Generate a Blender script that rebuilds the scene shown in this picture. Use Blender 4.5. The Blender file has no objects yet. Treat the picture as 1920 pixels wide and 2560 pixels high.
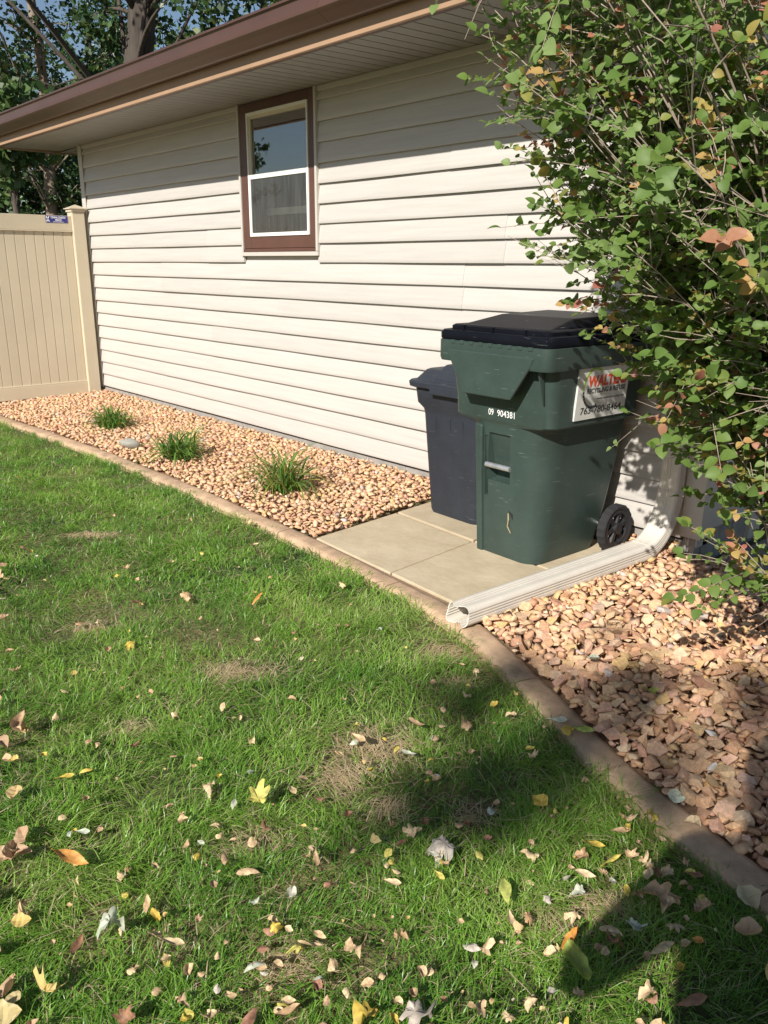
import bpy, bmesh, math, random
import numpy as np
from mathutils import Vector, Matrix

random.seed(11)
RNG = np.random.default_rng(11)
SC = bpy.context.scene
COL = SC.collection
R = math.radians

# ------------------------------------------------------------------ camera
CAM = Vector((8.57334, -3.58650, 1.36465))
YAW, PITCH, ROLL, FPX = -0.845122, -0.295979, 0.005147, 2036.2
_d = Vector((math.sin(YAW) * math.cos(PITCH), math.cos(YAW) * math.cos(PITCH), math.sin(PITCH)))
_r = Vector((math.cos(YAW), -math.sin(YAW), 0)); _u = _r.cross(_d)
_r2 = _r * math.cos(ROLL) + _u * math.sin(ROLL); _u2 = -_r * math.sin(ROLL) + _u * math.cos(ROLL)
cam_data = bpy.data.cameras.new('camera'); cam = bpy.data.objects.new('camera', cam_data); COL.objects.link(cam)
cam.matrix_world = Matrix(((_r2.x, _u2.x, -_d.x, CAM.x), (_r2.y, _u2.y, -_d.y, CAM.y), (_r2.z, _u2.z, -_d.z, CAM.z), (0, 0, 0, 1)))
cam_data.sensor_fit = 'HORIZONTAL'; cam_data.sensor_width = 36.0; cam_data.lens = 36.0 * FPX / 1920.0
cam_data.clip_start = 0.03; cam_data.clip_end = 2000
SC.camera = cam

# ------------------------------------------------------------------ light
SUNX = 0.36
SUN = Vector((SUNX, -1.0, 0.745)).normalized()          # towards the sun
SUN_EL = math.asin(SUN.z)
world = bpy.data.worlds.new('World'); SC.world = world; world.use_nodes = True
wn = world.node_tree.nodes; wl = world.node_tree.links
sky = wn.new('ShaderNodeTexSky'); sky.sky_type = 'NISHITA'; sky.sun_disc = False
sky.sun_elevation = SUN_EL; sky.sun_rotation = math.atan2(SUN.x, SUN.y)
sky.air_density = 1.0; sky.dust_density = 0.6; sky.ozone_density = 1.2
wl.new(sky.outputs[0], wn['Background'].inputs[0]); wn['Background'].inputs[1].default_value = 0.062
sun_data = bpy.data.lights.new('sun', 'SUN'); sun_data.energy = 4.7; sun_data.angle = R(0.53); sun_data.color = (1.0, 0.95, 0.87)
sun = bpy.data.objects.new('sun', sun_data); COL.objects.link(sun)
sun.rotation_euler = SUN.to_track_quat('Z', 'Y').to_euler()
vs = SC.view_settings
vs.view_transform = 'Standard'; vs.look = 'None'; vs.exposure = 0.58; vs.gamma = 1.0; vs.use_curve_mapping = False

# ------------------------------------------------------------------ helpers
def tag(o, label=None, cat=None, group=None, kind=None):
    if label: o['label'] = label
    if cat: o['category'] = cat
    if group: o['group'] = group
    if kind: o['kind'] = kind
    return o

def link(o, parent=None):
    COL.objects.link(o)
    if parent: o.parent = parent
    return o

def empty(name, loc=(0, 0, 0), rz=0, parent=None):
    o = bpy.data.objects.new(name, None); o.location = loc; o.rotation_euler = (0, 0, rz); o.empty_display_size = 0.1
    return link(o, parent)

class MB:
    """collects geometry for one mesh"""
    def __init__(s): s.v = []; s.f = []
    def add(s, vs_, fs_):
        n = len(s.v); s.v += [tuple(v) for v in vs_]; s.f += [tuple(i + n for i in f) for f in fs_]; return s
    def box(s, x0, x1, y0, y1, z0, z1):
        return s.add([(x0, y0, z0), (x1, y0, z0), (x1, y1, z0), (x0, y1, z0), (x0, y0, z1), (x1, y0, z1), (x1, y1, z1), (x0, y1, z1)],
                     [(0, 3, 2, 1), (4, 5, 6, 7), (0, 1, 5, 4), (1, 2, 6, 5), (2, 3, 7, 6), (3, 0, 4, 7)])
    def loft(s, rings, cap0=True, cap1=True, closed=True):
        n = len(rings[0]); m = len(rings); vs_ = [p for r in rings for p in r]; fs_ = []
        for j in range(m - 1):
            for i in range(n if closed else n - 1):
                k = (i + 1) % n
                fs_.append((j * n + i, j * n + k, (j + 1) * n + k, (j + 1) * n + i))
        if cap0: fs_.append(tuple(reversed(range(n))))
        if cap1: fs_.append(tuple((m - 1) * n + i for i in range(n)))
        return s.add(vs_, fs_)
    def prism_x(s, prof, x0, x1, closed=True, caps=True):     # prof: (y, z) list, extruded along x
        return s.loft([[(x0, y, z) for y, z in prof], [(x1, y, z) for y, z in prof]], caps and closed, caps and closed, closed)
    def tube(s, path, rad, n=8, caps=True):
        rings = []; up = Vector((0.13, 0.21, 1)).normalized(); P = [Vector(p) for p in path]
        for i, p in enumerate(P):
            t = (P[min(i + 1, len(P) - 1)] - P[max(i - 1, 0)]).normalized()
            a = t.cross(up); a = a.normalized() if a.length > 1e-4 else Vector((1, 0, 0)); b = t.cross(a).normalized()
            r = rad[i] if hasattr(rad, '__len__') else rad
            rings.append([p + a * r * math.cos(2 * math.pi * k / n) + b * r * math.sin(2 * math.pi * k / n) for k in range(n)])
        return s.loft(rings, caps, caps)
    def build(s, name, mat=None, parent=None, smooth=None, bevel=0, seg=2, fix=True):
        me = bpy.data.meshes.new(name); me.from_pydata(s.v, [], s.f)
        if mat: me.materials.append(mat)
        if fix: bm = bmesh.new(); bm.from_mesh(me); bmesh.ops.recalc_face_normals(bm, faces=bm.faces); bm.to_mesh(me); bm.free()
        o = bpy.data.objects.new(name, me); link(o, parent)
        if bevel:
            b = o.modifiers.new('bevel', 'BEVEL'); b.width = bevel; b.segments = seg; b.limit_method = 'ANGLE'; b.angle_limit = R(35)
            b.harden_normals = False
        if smooth is not None: set_smooth(me, smooth)
        return o

def set_smooth(me, angle):
    me.polygons.foreach_set('use_smooth', [True] * len(me.polygons))
    if angle < 179:
        try: me.set_sharp_from_angle(angle=R(angle))
        except Exception: pass

def rrect(hw, y0, y1, r, z, n=5, cx=0.0):
    """rounded rectangle ring, y0 < y1, counter-clockwise from +x,+y corner"""
    pts = []
    for sx, yy, a0 in ((1, y1 - r, 0), (-1, y1 - r, 90), (-1, y0 + r, 180), (1, y0 + r, 270)):
        for i in range(n + 1):
            a = R(a0 + 90 * i / n); pts.append((cx + sx * (hw - r) + r * math.cos(a), yy + r * math.sin(a), z))
    return pts

def np_mesh(name, V, F4=None, F3=None, mat=None, parent=None, attr=None, smooth=False):
    """big mesh from numpy arrays; attr: dict name -> per-vertex float array"""
    me = bpy.data.meshes.new(name); me.vertices.add(len(V)); me.vertices.foreach_set('co', np.asarray(V, np.float32).ravel())
    loops = []; starts = []; n = 0
    if F4 is not None and len(F4): loops.append(F4.ravel()); starts.append(np.arange(len(F4)) * 4); n = len(F4) * 4
    if F3 is not None and len(F3): loops.append(F3.ravel()); starts.append(n + np.arange(len(F3)) * 3)
    L = np.concatenate(loops).astype(np.int32); S = np.concatenate(starts).astype(np.int32)
    me.loops.add(len(L)); me.loops.foreach_set('vertex_index', L)
    me.polygons.add(len(S)); me.polygons.foreach_set('loop_start', S)
    if smooth: me.polygons.foreach_set('use_smooth', np.ones(len(S), bool))
    me.update(calc_edges=True); me.validate()
    for k, a in (attr or {}).items():
        at = me.attributes.new(k, 'FLOAT', 'POINT'); at.data.foreach_set('value', np.asarray(a, np.float32))
    if mat: me.materials.append(mat)
    o = bpy.data.objects.new(name, me); return link(o, parent)

def bez(p0, p1, p2, t): return p0 * (1 - t) ** 2 + p1 * 2 * t * (1 - t) + p2 * t * t

# ------------------------------------------------------------------ materials
def mat(name, col, rough=0.6, var=0.0, scale=8.0, col2=None, bump=0.0, bscale=60.0, spec=0.5, metal=0.0, objvar=0.0, stretch=None, coat=0.0, detail=6, wear=0.0):
    m = bpy.data.materials.new(name); m.use_nodes = True; N = m.node_tree.nodes; L = m.node_tree.links; B = N['Principled BSDF']
    B.inputs['Roughness'].default_value = rough; B.inputs['Metallic'].default_value = metal; B.inputs['Specular IOR Level'].default_value = spec
    if coat: B.inputs['Coat Weight'].default_value = coat
    c = (*col, 1); B.inputs['Base Color'].default_value = c
    tc = N.new('ShaderNodeTexCoord'); mp = N.new('ShaderNodeMapping'); L.new(tc.outputs['Object'], mp.inputs[0])
    if stretch: mp.inputs['Scale'].default_value = stretch
    out = None
    if var or col2:
        nz = N.new('ShaderNodeTexNoise'); nz.inputs['Scale'].default_value = scale; nz.inputs['Detail'].default_value = detail; nz.inputs['Roughness'].default_value = 0.65
        L.new(mp.outputs[0], nz.inputs['Vector'])
        rp = N.new('ShaderNodeValToRGB'); rp.color_ramp.elements[0].position = 0.30; rp.color_ramp.elements[1].position = 0.70
        c2 = col2 or tuple(x * (1 - var) for x in col)
        rp.color_ramp.elements[0].color = (*c2, 1); rp.color_ramp.elements[1].color = tuple(min(1, x * (1 + var * 0.5)) for x in col) + (1,)
        L.new(nz.outputs[0], rp.inputs[0]); out = rp.outputs[0]
    if objvar:
        oi = N.new('ShaderNodeObjectInfo'); mr = N.new('ShaderNodeMapRange'); mr.inputs[3].default_value = 1 - objvar; mr.inputs[4].default_value = 1 + objvar
        L.new(oi.outputs['Random'], mr.inputs[0]); hs = N.new('ShaderNodeHueSaturation'); L.new(mr.outputs[0], hs.inputs['Value'])
        if out: L.new(out, hs.inputs['Color'])
        else: hs.inputs['Color'].default_value = c
        out = hs.outputs[0]
    if wear:                                             # pale scratches and specks
        acc = None
        for rot, scl, lo, hi in (((.4, .3, .9), (9, 9, 240), .70, .74), ((1.2, .2, 2.2), (7, 7, 200), .71, .75), ((0, 0, 0), (150, 150, 150), .74, .78)):
            mp2 = N.new('ShaderNodeMapping'); mp2.inputs['Rotation'].default_value = rot; mp2.inputs['Scale'].default_value = scl; L.new(tc.outputs['Object'], mp2.inputs[0])
            n2 = N.new('ShaderNodeTexNoise'); n2.inputs['Scale'].default_value = 1.0; n2.inputs['Detail'].default_value = 3; L.new(mp2.outputs[0], n2.inputs['Vector'])
            r2 = N.new('ShaderNodeMapRange'); r2.inputs[1].default_value = lo; r2.inputs[2].default_value = hi; r2.inputs[4].default_value = wear; L.new(n2.outputs[0], r2.inputs[0])
            if acc is None: acc = r2.outputs[0]
            else: ad = N.new('ShaderNodeMath'); ad.operation = 'MAXIMUM'; L.new(acc, ad.inputs[0]); L.new(r2.outputs[0], ad.inputs[1]); acc = ad.outputs[0]
        mw = N.new('ShaderNodeMix'); mw.data_type = 'RGBA'; L.new(acc, mw.inputs[0]); mw.inputs[7].default_value = (.38, .42, .38, 1)
        if out: L.new(out, mw.inputs[6])
        else: mw.inputs[6].default_value = c
        out = mw.outputs[2]
    if out: L.new(out, B.inputs['Base Color'])
    if bump:
        nb = N.new('ShaderNodeTexNoise'); nb.inputs['Scale'].default_value = bscale; nb.inputs['Detail'].default_value = 4
        L.new(mp.outputs[0], nb.inputs['Vector']); bp = N.new('ShaderNodeBump'); bp.inputs['Strength'].default_value = bump; bp.inputs['Distance'].default_value = 0.01
        L.new(nb.outputs[0], bp.inputs['Height']); L.new(bp.outputs[0], B.inputs['Normal'])
    return m

def ramp_mat(name, stops, rough=0.6, attr=None, trans=0.0, bump=0.0, bscale=80.0, spec=0.4, interp='LINEAR', noise=0.0, nscale=30):
    """colour picked from a ramp by object random (attr None) or by a mesh attribute; trans = share of light let through"""
    m = bpy.data.materials.new(name); m.use_nodes = True; N = m.node_tree.nodes; L = m.node_tree.links; B = N['Principled BSDF']
    B.inputs['Roughness'].default_value = rough; B.inputs['Specular IOR Level'].default_value = spec
    if attr == 'object colour': s = N.new('ShaderNodeObjectInfo'); src = s.outputs['Color']
    elif attr: s = N.new('ShaderNodeAttribute'); s.attribute_name = attr; src = s.outputs['Fac']
    else: s = N.new('ShaderNodeObjectInfo'); src = s.outputs['Random']
    rp = N.new('ShaderNodeValToRGB'); rp.color_ramp.interpolation = interp; e = rp.color_ramp.elements
    e[0].position, e[0].color = stops[0][0], (*stops[0][1], 1); e[1].position, e[1].color = stops[-1][0], (*stops[-1][1], 1)
    for p, c in stops[1:-1]: q = e.new(p); q.color = (*c, 1)
    L.new(src, rp.inputs[0]); out = rp.outputs[0]
    if noise or bump:
        tc = N.new('ShaderNodeTexCoord'); nz = N.new('ShaderNodeTexNoise'); nz.inputs['Scale'].default_value = nscale; nz.inputs['Detail'].default_value = 5
        L.new(tc.outputs['Object'], nz.inputs['Vector'])
    if noise:
        mr = N.new('ShaderNodeMapRange'); mr.inputs[1].default_value = 0.3; mr.inputs[2].default_value = 0.7; mr.inputs[3].default_value = 1 - noise; mr.inputs[4].default_value = 1 + noise
        L.new(nz.outputs[0], mr.inputs[0]); hs = N.new('ShaderNodeHueSaturation'); L.new(mr.outputs[0], hs.inputs['Value']); L.new(out, hs.inputs['Color']); out = hs.outputs[0]
    L.new(out, B.inputs['Base Color'])
    if bump:
        nb = N.new('ShaderNodeTexNoise'); nb.inputs['Scale'].default_value = bscale; nb.inputs['Detail'].default_value = 4; L.new(tc.outputs['Object'], nb.inputs['Vector'])
        bp = N.new('ShaderNodeBump'); bp.inputs['Strength'].default_value = bump; bp.inputs['Distance'].default_value = 0.006
        L.new(nb.outputs[0], bp.inputs['Height']); L.new(bp.outputs[0], B.inputs['Normal'])
    if trans:
        tr = N.new('ShaderNodeBsdfTranslucent'); hs2 = N.new('ShaderNodeHueSaturation'); hs2.inputs['Value'].default_value = 1.25; hs2.inputs['Saturation'].default_value = 1.1
        L.new(out, hs2.inputs['Color']); L.new(hs2.outputs[0], tr.inputs[0])
        mx = N.new('ShaderNodeMixShader'); mx.inputs[0].default_value = trans
        L.new(B.outputs[0], mx.inputs[1]); L.new(tr.outputs[0], mx.inputs[2]); L.new(mx.outputs[0], N['Material Output'].inputs[0])
    return m

M = {}
M['siding'] = mat('siding', (0.492, 0.462, 0.428), 0.42, 0.09, 2.2, bump=0.10, bscale=28, stretch=(1, 6, 22), objvar=0.03, spec=0.35)
M['trim'] = mat('trim', (0.50, 0.47, 0.425), 0.4, 0.05, 4)
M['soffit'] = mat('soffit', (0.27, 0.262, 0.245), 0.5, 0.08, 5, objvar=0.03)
M['brown'] = mat('brown_paint', (0.105, 0.050, 0.036), 0.38, 0.15, 6, bump=0.04, bscale=90)
M['gutter'] = mat('gutter_paint', (0.085, 0.045, 0.032), 0.32, 0.12, 3, spec=0.5)
M['fascia'] = mat('fascia_paint', (0.37, 0.235, 0.145), 0.5, 0.10, 5)
M['roof'] = mat('shingles', (0.07, 0.06, 0.055), 0.9, 0.4, 40, bump=0.5, bscale=120)
M['concrete'] = mat('concrete', (0.33, 0.31, 0.28), 0.9, 0.22, 9, bump=0.35, bscale=120)
M['block'] = mat('block', (0.30, 0.285, 0.26), 0.92, 0.25, 12, bump=0.5, bscale=140)
M['fence'] = mat('fence_vinyl', (0.55, 0.475, 0.35), 0.42, 0.05, 3, objvar=0.02, spec=0.4)
M['sashwhite'] = mat('sash_white', (0.78, 0.77, 0.72), 0.4, 0.06, 12)
M['sashtan'] = mat('sash_tan', (0.58, 0.52, 0.40), 0.5, 0.06, 8)
M['downspout'] = mat('downspout_paint', (0.60, 0.555, 0.485), 0.35, 0.10, 7, bump=0.05, bscale=40, spec=0.5)
M['cart'] = mat('cart_green', (0.038, 0.060, 0.052), 0.42, 0.22, 5, bump=0.05, bscale=45, spec=0.38, wear=0.42)
M['lid'] = mat('lid_black', (0.007, 0.008, 0.012), 0.40, 0.25, 6, bump=0.02, bscale=40, spec=0.05, wear=0.30)
M['can'] = mat('can_charcoal', (0.026, 0.031, 0.042), 0.55, 0.22, 7, bump=0.06, bscale=35, spec=0.35, wear=0.25)
M['rubber'] = mat('tyre_rubber', (0.018, 0.018, 0.02), 0.8, 0.2, 30)
M['wheel'] = mat('wheel_plastic', (0.02, 0.02, 0.022), 0.5)
M['steel'] = mat('galvanised', (0.55, 0.56, 0.57), 0.42, 0.25, 25, metal=0.75)
M['sticker'] = mat('sticker', (0.62, 0.62, 0.58), 0.45, 0.06, 10)
M['ink_red'] = mat('ink_red', (0.62, 0.075, 0.02), 0.5)
M['ink_black'] = mat('ink_black', (0.02, 0.025, 0.025), 0.5)
M['ink_green'] = mat('ink_green', (0.30, 0.45, 0.06), 0.5)
M['ink_white'] = mat('ink_white', (0.78, 0.78, 0.76), 0.5)
M['navy'] = mat('navy', (0.03, 0.035, 0.22), 0.4)
M['slab'] = mat('bluestone', (0.52, 0.435, 0.305), 0.8, col2=(0.39, 0.315, 0.205), scale=4.5, bump=0.25, bscale=26, objvar=0.10, detail=8)
M['curb'] = mat('curb_concrete', (0.49, 0.335, 0.215), 0.95, 0.38, 11, bump=0.35, bscale=240, objvar=0.05)
M['driveway'] = mat('driveway', (0.30, 0.27, 0.235), 0.9, 0.25, 20, bump=0.4, bscale=150)
M['dark'] = mat('dark_gap', (0.015, 0.013, 0.012), 0.9)
M['greyrock'] = mat('grey_rock', (0.30, 0.29, 0.25), 0.75, 0.18, 14, bump=0.25, bscale=60)
M['bark'] = mat('bark', (0.075, 0.060, 0.048), 0.95, 0.45, 9, bump=1.0, bscale=22, stretch=(1, 1, 0.25))
M['bark_pale'] = mat('bark_pale', (0.26, 0.20, 0.15), 0.95, 0.35, 9, bump=0.8, bscale=22, stretch=(1, 1, 0.3))
M['twig'] = mat('twig', (0.30, 0.24, 0.19), 0.85, 0.35, 20)
M['interior'] = mat('room_interior', (0.16, 0.13, 0.12), 0.9, 0.3, 2)
M['redbox'] = mat('red_brown_board', (0.22, 0.11, 0.09), 0.8, 0.3, 4)

# ------------------------------------------------------------------ ground
def ground_material():
    m = bpy.data.materials.new('soil_and_thatch'); m.use_nodes = True; N = m.node_tree.nodes; L = m.node_tree.links; B = N['Principled BSDF']; B.inputs['Roughness'].default_value = 0.95
    tc = N.new('ShaderNodeTexCoord'); a = N.new('ShaderNodeTexNoise'); a.inputs['Scale'].default_value = 1.6; a.inputs['Detail'].default_value = 8; L.new(tc.outputs['Object'], a.inputs['Vector'])
    b = N.new('ShaderNodeTexNoise'); b.inputs['Scale'].default_value = 55; b.inputs['Detail'].default_value = 6; L.new(tc.outputs['Object'], b.inputs['Vector'])
    r1 = N.new('ShaderNodeValToRGB'); r1.color_ramp.elements[0].position = 0.35; r1.color_ramp.elements[1].position = 0.65
    r1.color_ramp.elements[0].color = (0.040, 0.065, 0.018, 1); r1.color_ramp.elements[1].color = (0.20, 0.165, 0.09, 1); L.new(a.outputs[0], r1.inputs[0])
    r2 = N.new('ShaderNodeValToRGB'); r2.color_ramp.elements[0].color = (0.35, 0.33, 0.3, 1); r2.color_ramp.elements[1].color = (1.5, 1.4, 1.2, 1); L.new(b.outputs[0], r2.inputs[0])
    mx = N.new('ShaderNodeMix'); mx.data_type = 'RGBA'; mx.blend_type = 'MULTIPLY'; mx.inputs[0].default_value = 1; L.new(r1.outputs[0], mx.inputs[6]); L.new(r2.outputs[0], mx.inputs[7])
    L.new(mx.outputs[2], B.inputs['Base Color'])
    bp = N.new('ShaderNodeBump'); bp.inputs['Strength'].default_value = 0.8; bp.inputs['Distance'].default_value = 0.02; L.new(b.outputs[0], bp.inputs['Height']); L.new(bp.outputs[0], B.inputs['Normal'])
    return m
M['soil'] = ground_material()
g = MB().add([(-600, -600, -0.035), (600, -600, -0.035), (600, 600, -0.035), (-600, 600, -0.035)], [(0, 1, 2, 3)]).build('ground', M['soil'])
tag(g, 'soil and thatch under the green lawn', 'ground', kind='structure')

# centre line of the curb between lawn and rock bed (x, y)
CURB = [(-1.4, -1.40), (0.0, -1.36), (1.0, -1.315), (2.3, -1.23), (3.6, -1.21), (4.7, -1.228), (5.4, -1.258), (6.0, -1.305), (6.4, -1.345), (6.7, -1.41), (7.0, -1.54),
        (7.3, -1.67), (7.55, -1.785), (7.75, -1.850), (8.0, -1.915), (8.6, -2.03), (9.6, -2.18)]
_cx = np.array([p[0] for p in CURB]); _cy = np.array([p[1] for p in CURB])
def curb_raw(x): return np.interp(x, _cx, _cy)
def curb_y(x): return (curb_raw(x - 0.16) + curb_raw(x - 0.08) + curb_raw(x) * 2 + curb_raw(x + 0.08) + curb_raw(x + 0.16)) / 6

# bed soil under the rocks and the driveway
xs = np.linspace(-1.4, 9.6, 45)
mb = MB()
V = []; Fc = []
for i, x in enumerate(xs):
    q = -0.06 if 5.0 < x < 6.8 else -0.022; V += [(x, float(curb_y(x)), q), (x, -0.6, q + .005), (x, 0.09, q + .03 if x < 6.75 else -0.022)]
for i in range(len(xs) - 1):
    for j in range(2): Fc.append((i * 3 + j, i * 3 + 3 + j, i * 3 + 4 + j, i * 3 + 1 + j))
M['bedsoil'] = mat('bed_soil', (0.30, 0.19, 0.115), 0.95, 0.4, 40, bump=0.6, bscale=90)  # rock-dust tan, lightened to brighten the dark gaps between stones
o = MB().add(V, Fc).build('bed_ground', M['bedsoil']); tag(o, 'tan soil and rock dust beneath the tan landscaping rock', 'ground', kind='structure')
o = MB().box(6.86, 16, 0.10, 9, -0.2, -0.018).build('driveway', M['driveway']); tag(o, 'grey driveway slab in front of the garage', 'driveway', kind='structure')

# curb: segments between control joints
curb_root = empty('curb', (0, 0, 0)); tag(curb_root, 'brown concrete edging curb between lawn and rock bed', 'curb', kind='structure')
joints = [-1.4, -0.3, 0.75, 1.85, 2.95, 4.05, 5.15, 6.08, 6.62, 7.03, 7.52, 8.02, 8.7, 9.6]
for a, b in zip(joints[:-1], joints[1:]):
    rings = []
    for t in np.linspace(a + 0.004, b - 0.004, 9):
        y = float(curb_y(t)); dy = float(curb_y(t + .02) - curb_y(t - .02)) / .04; n = Vector((-dy, 1, 0)).normalized()
        w = 0.053 + 0.003 * math.sin(t * 9) + .002 * math.sin(t * 23); z = 0.006 + 0.003 * math.sin(t * 5.0)
        prof = [(-w, -0.10), (-w, z - 0.016), (-w * .86, z - 0.004), (-w * .5, z), (w * .5, z + 0.001), (w * .86, z - 0.004), (w, z - 0.014), (w, -0.10)]
        rings.append([(t + n.x * q, y + n.y * q, zz) for q, zz in prof])
    MB().loft(rings).build('curb_segment', M['curb'], curb_root, smooth=50)

# stone slabs
pav = empty('paving', (0, 0, 0)); tag(pav, 'grey tan bluestone paving slabs under the bins', 'paving', kind='structure')
O = Vector((5.345, -1.192, 0)); U = Vector((0.9977, -0.068, 0)); W = Vector((-0.095, 0.9955, 0))
for cxi in range(2):
    for ry in range(2):
        L1 = 0.622; h = 0.612 if ry == 0 else 0.53
        p0 = O + U * (cxi * 0.634) + W * (ry * 0.632)
        c = [p0, p0 + U * L1, p0 + U * L1 + W * h, p0 + W * h]; zt = 0.002 + 0.003 * ((cxi + ry) % 2)
        rings = [[(q.x, q.y, -0.04) for q in c], [(q.x, q.y, zt) for q in c]]
        MB().loft(rings).build('slab', M['slab'], pav, bevel=0.005)
sandm = mat('joint_sand', (0.26, 0.17, 0.11), 0.95, 0.3, 60, bump=0.5, bscale=120)
c = [O - U * .02 - W * .02, O + U * 1.27 - W * .02, O + U * 1.27 + W * 1.15, O - U * .02 + W * 1.15]
MB().loft([[(q.x, q.y, -0.05) for q in c], [(q.x, q.y, -0.008) for q in c]]).build('joint_sand', sandm, pav)

# ------------------------------------------------------------------ garage
EX = 0.127; Z0 = 0.10; ZS = 2.472            # course exposure, siding bottom, soffit
XR = 6.83                                    # front corner of the garage
gar = empty('garage', (3.4, 0, 0)); tag(gar, 'cream vinyl sided garage with brown gutter and a small window', 'garage')
def P(name, mb_, m, parent=gar, **k):
    o = mb_.build(name, m, None, **k); o.parent = parent
    o.matrix_parent_inverse = world_of(parent).inverted(); return o
def world_of(o):
    return (world_of(o.parent) @ o.matrix_parent_inverse @ o.matrix_basis) if o.parent else o.matrix_basis.copy()
WX0, WX1, WZ0 = 2.905, 3.872, 1.415          # window with its channel trim
# sheathing behind the planks, with the window opening
wall = P('wall', MB().box(-0.06, WX0 + .03, 0.0, 0.10, 0.06, 2.55).box(WX1 - .03, XR - .03, 0.0, 0.10, 0.06, 2.55).box(WX0 + .03, WX1 - .03, 0.0, 0.10, 0.06, WZ0 + .03).box(-0.06, 0.04, 0.1, 6.4, 0.06, 2.55).box(-0.06, XR - .03, 6.4, 6.5, 0.06, 2.55), M['siding'])
plank_joints = {0: [2.6], 1: [], 2: [1.45, 5.6], 3: [1.45, 5.6], 4: [2.35], 5: [2.35], 6: [3.35, 5.9], 7: [3.35, 5.9], 8: [1.5, 5.2], 9: [1.5, 5.2], 10: [2.35, 5.5], 11: [2.35, 5.5], 12: [], 13: [], 14: [5.1], 15: [5.1], 16: [], 17: [], 18: []}
def plank(x0, x1, z, h, lift=0.0):
    a = MB(); nx = max(2, int((x1 - x0) / 0.22)); rings = []
    prof = [(0.0, h + 0.012, -0.001), (0, h * .96, -0.006), (0, h * .6, -0.0145), (0, h * .2, -0.0225), (0, 0.004, -0.0250), (0, 0.0, -0.0235), (0, 0.0, -0.009), (0, 0.006, -0.004)]
    for i in range(nx + 1):
        x = x0 + (x1 - x0) * i / nx
        w = 0.0009 * math.sin(x * 2.3 + z * 17) + 0.0005 * math.sin(x * 5.1 + z * 31)
        rings.append([(x, py + w - lift, z + pz + w * .8) for _, pz, py in prof])
    a.loft(rings, True, True, True)
    P('siding_plank', a, M['siding'], wall, smooth=30)
for k in range(19):
    z = Z0 + k * EX; h = EX if k < 18 else ZS - z - 0.03
    cuts = [0.0] + [j for j in plank_joints[k]] + [XR - 0.105]
    for i in range(len(cuts) - 1):
        a, b = cuts[i], cuts[i + 1]
        if i < len(cuts) - 2: b += 0.03
        lift = 0.0030 if i % 2 else 0.0
        if z + h > WZ0 + 0.02:                                    # leave the window out
            if a < WX0 and b > WX1: segs = [(a, WX0 + .008), (WX1 - .008, b)]
            elif a < WX0: segs = [(a, min(b, WX0 + .008))]
            else: segs = [(max(a, WX1 - .008), b)]
        else: segs = [(a, b)]
        for s0, s1 in segs:
            if s1 - s0 > .02: plank(s0, s1, z, h, lift)
# frieze channel under the soffit, dark strip coloured in as the shadow gap below the siding, corner posts
P('frieze_trim', MB().box(0.0, WX0 - .001, -0.024, -0.002, ZS - 0.034, ZS - 0.001).box(WX1 + .001, XR - .1, -0.024, -0.002, ZS - 0.034, ZS - 0.001), M['trim'], bevel=0.003)
P('shadow_gap_strip', MB().box(0.0, XR - .1, -0.012, 0.0, 0.086, 0.0995), M['dark'])
P('corner_post', MB().box(-0.09, -0.012, -0.03, 0.06, 0.085, ZS).box(-0.016, -0.004, -0.030, -0.018, 0.085, ZS), M['trim'], bevel=0.003)
P('corner_post', MB().box(XR - .105, XR, -0.034, 0.055, 0.112, ZS).box(XR - .119, XR - .1, -0.03, -0.016, 0.112, ZS), M['trim'], bevel=0.003)
# foundation blocks
fnd = P('foundation', MB().box(-0.05, XR - .04, 0.012, 0.2, -0.15, 0.075).box(XR - .24, XR - .042, 0.2, 0.62, -0.15, 0.135), M['block'])
x = -0.04
while x < XR - .06:
    x1 = min(x + 0.395, XR - .032); P('block', MB().box(x, x1 - 0.006, -0.006, 0.05, -0.12, 0.0855 if x1 < XR - .1 else 0.108), M['block'], fnd, bevel=0.004); x += 0.40
for y in (0.055, 0.36):
    P('block', MB().box(XR - .09, XR - .030, y, y + .296 if y < .2 else 0.61, -0.12, 0.135), M['block'], fnd, bevel=0.004)
# front of the garage (faces the driveway): trim panel, jamb, sectional door
P('front_panel', MB().box(XR - .06, XR - .012, 0.056, 0.50, 0.142, 2.46), M['trim'], bevel=0.004)
P('door_jamb', MB().box(XR - .10, XR - .005, 0.501, 0.62, 0.0, 2.2), M['trim'], bevel=0.004)
P('front_panel', MB().box(XR - .06, XR - .012, 5.56, 6.5, 0.142, 2.46).box(XR - .06, XR - .012, 0.501, 5.56, 2.2, 2.46), M['trim'])
gd = P('garage_door', MB().box(XR - .2, XR - .16, 0.62, 5.55, -0.02, 2.2), M['trim'])
for i in range(4): P('door_panel', MB().box(XR - .158, XR - .140, 0.63, 5.54, 0.0 + i * .55, 0.535 + i * .55), M['trim'], gd, bevel=0.006)
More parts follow.
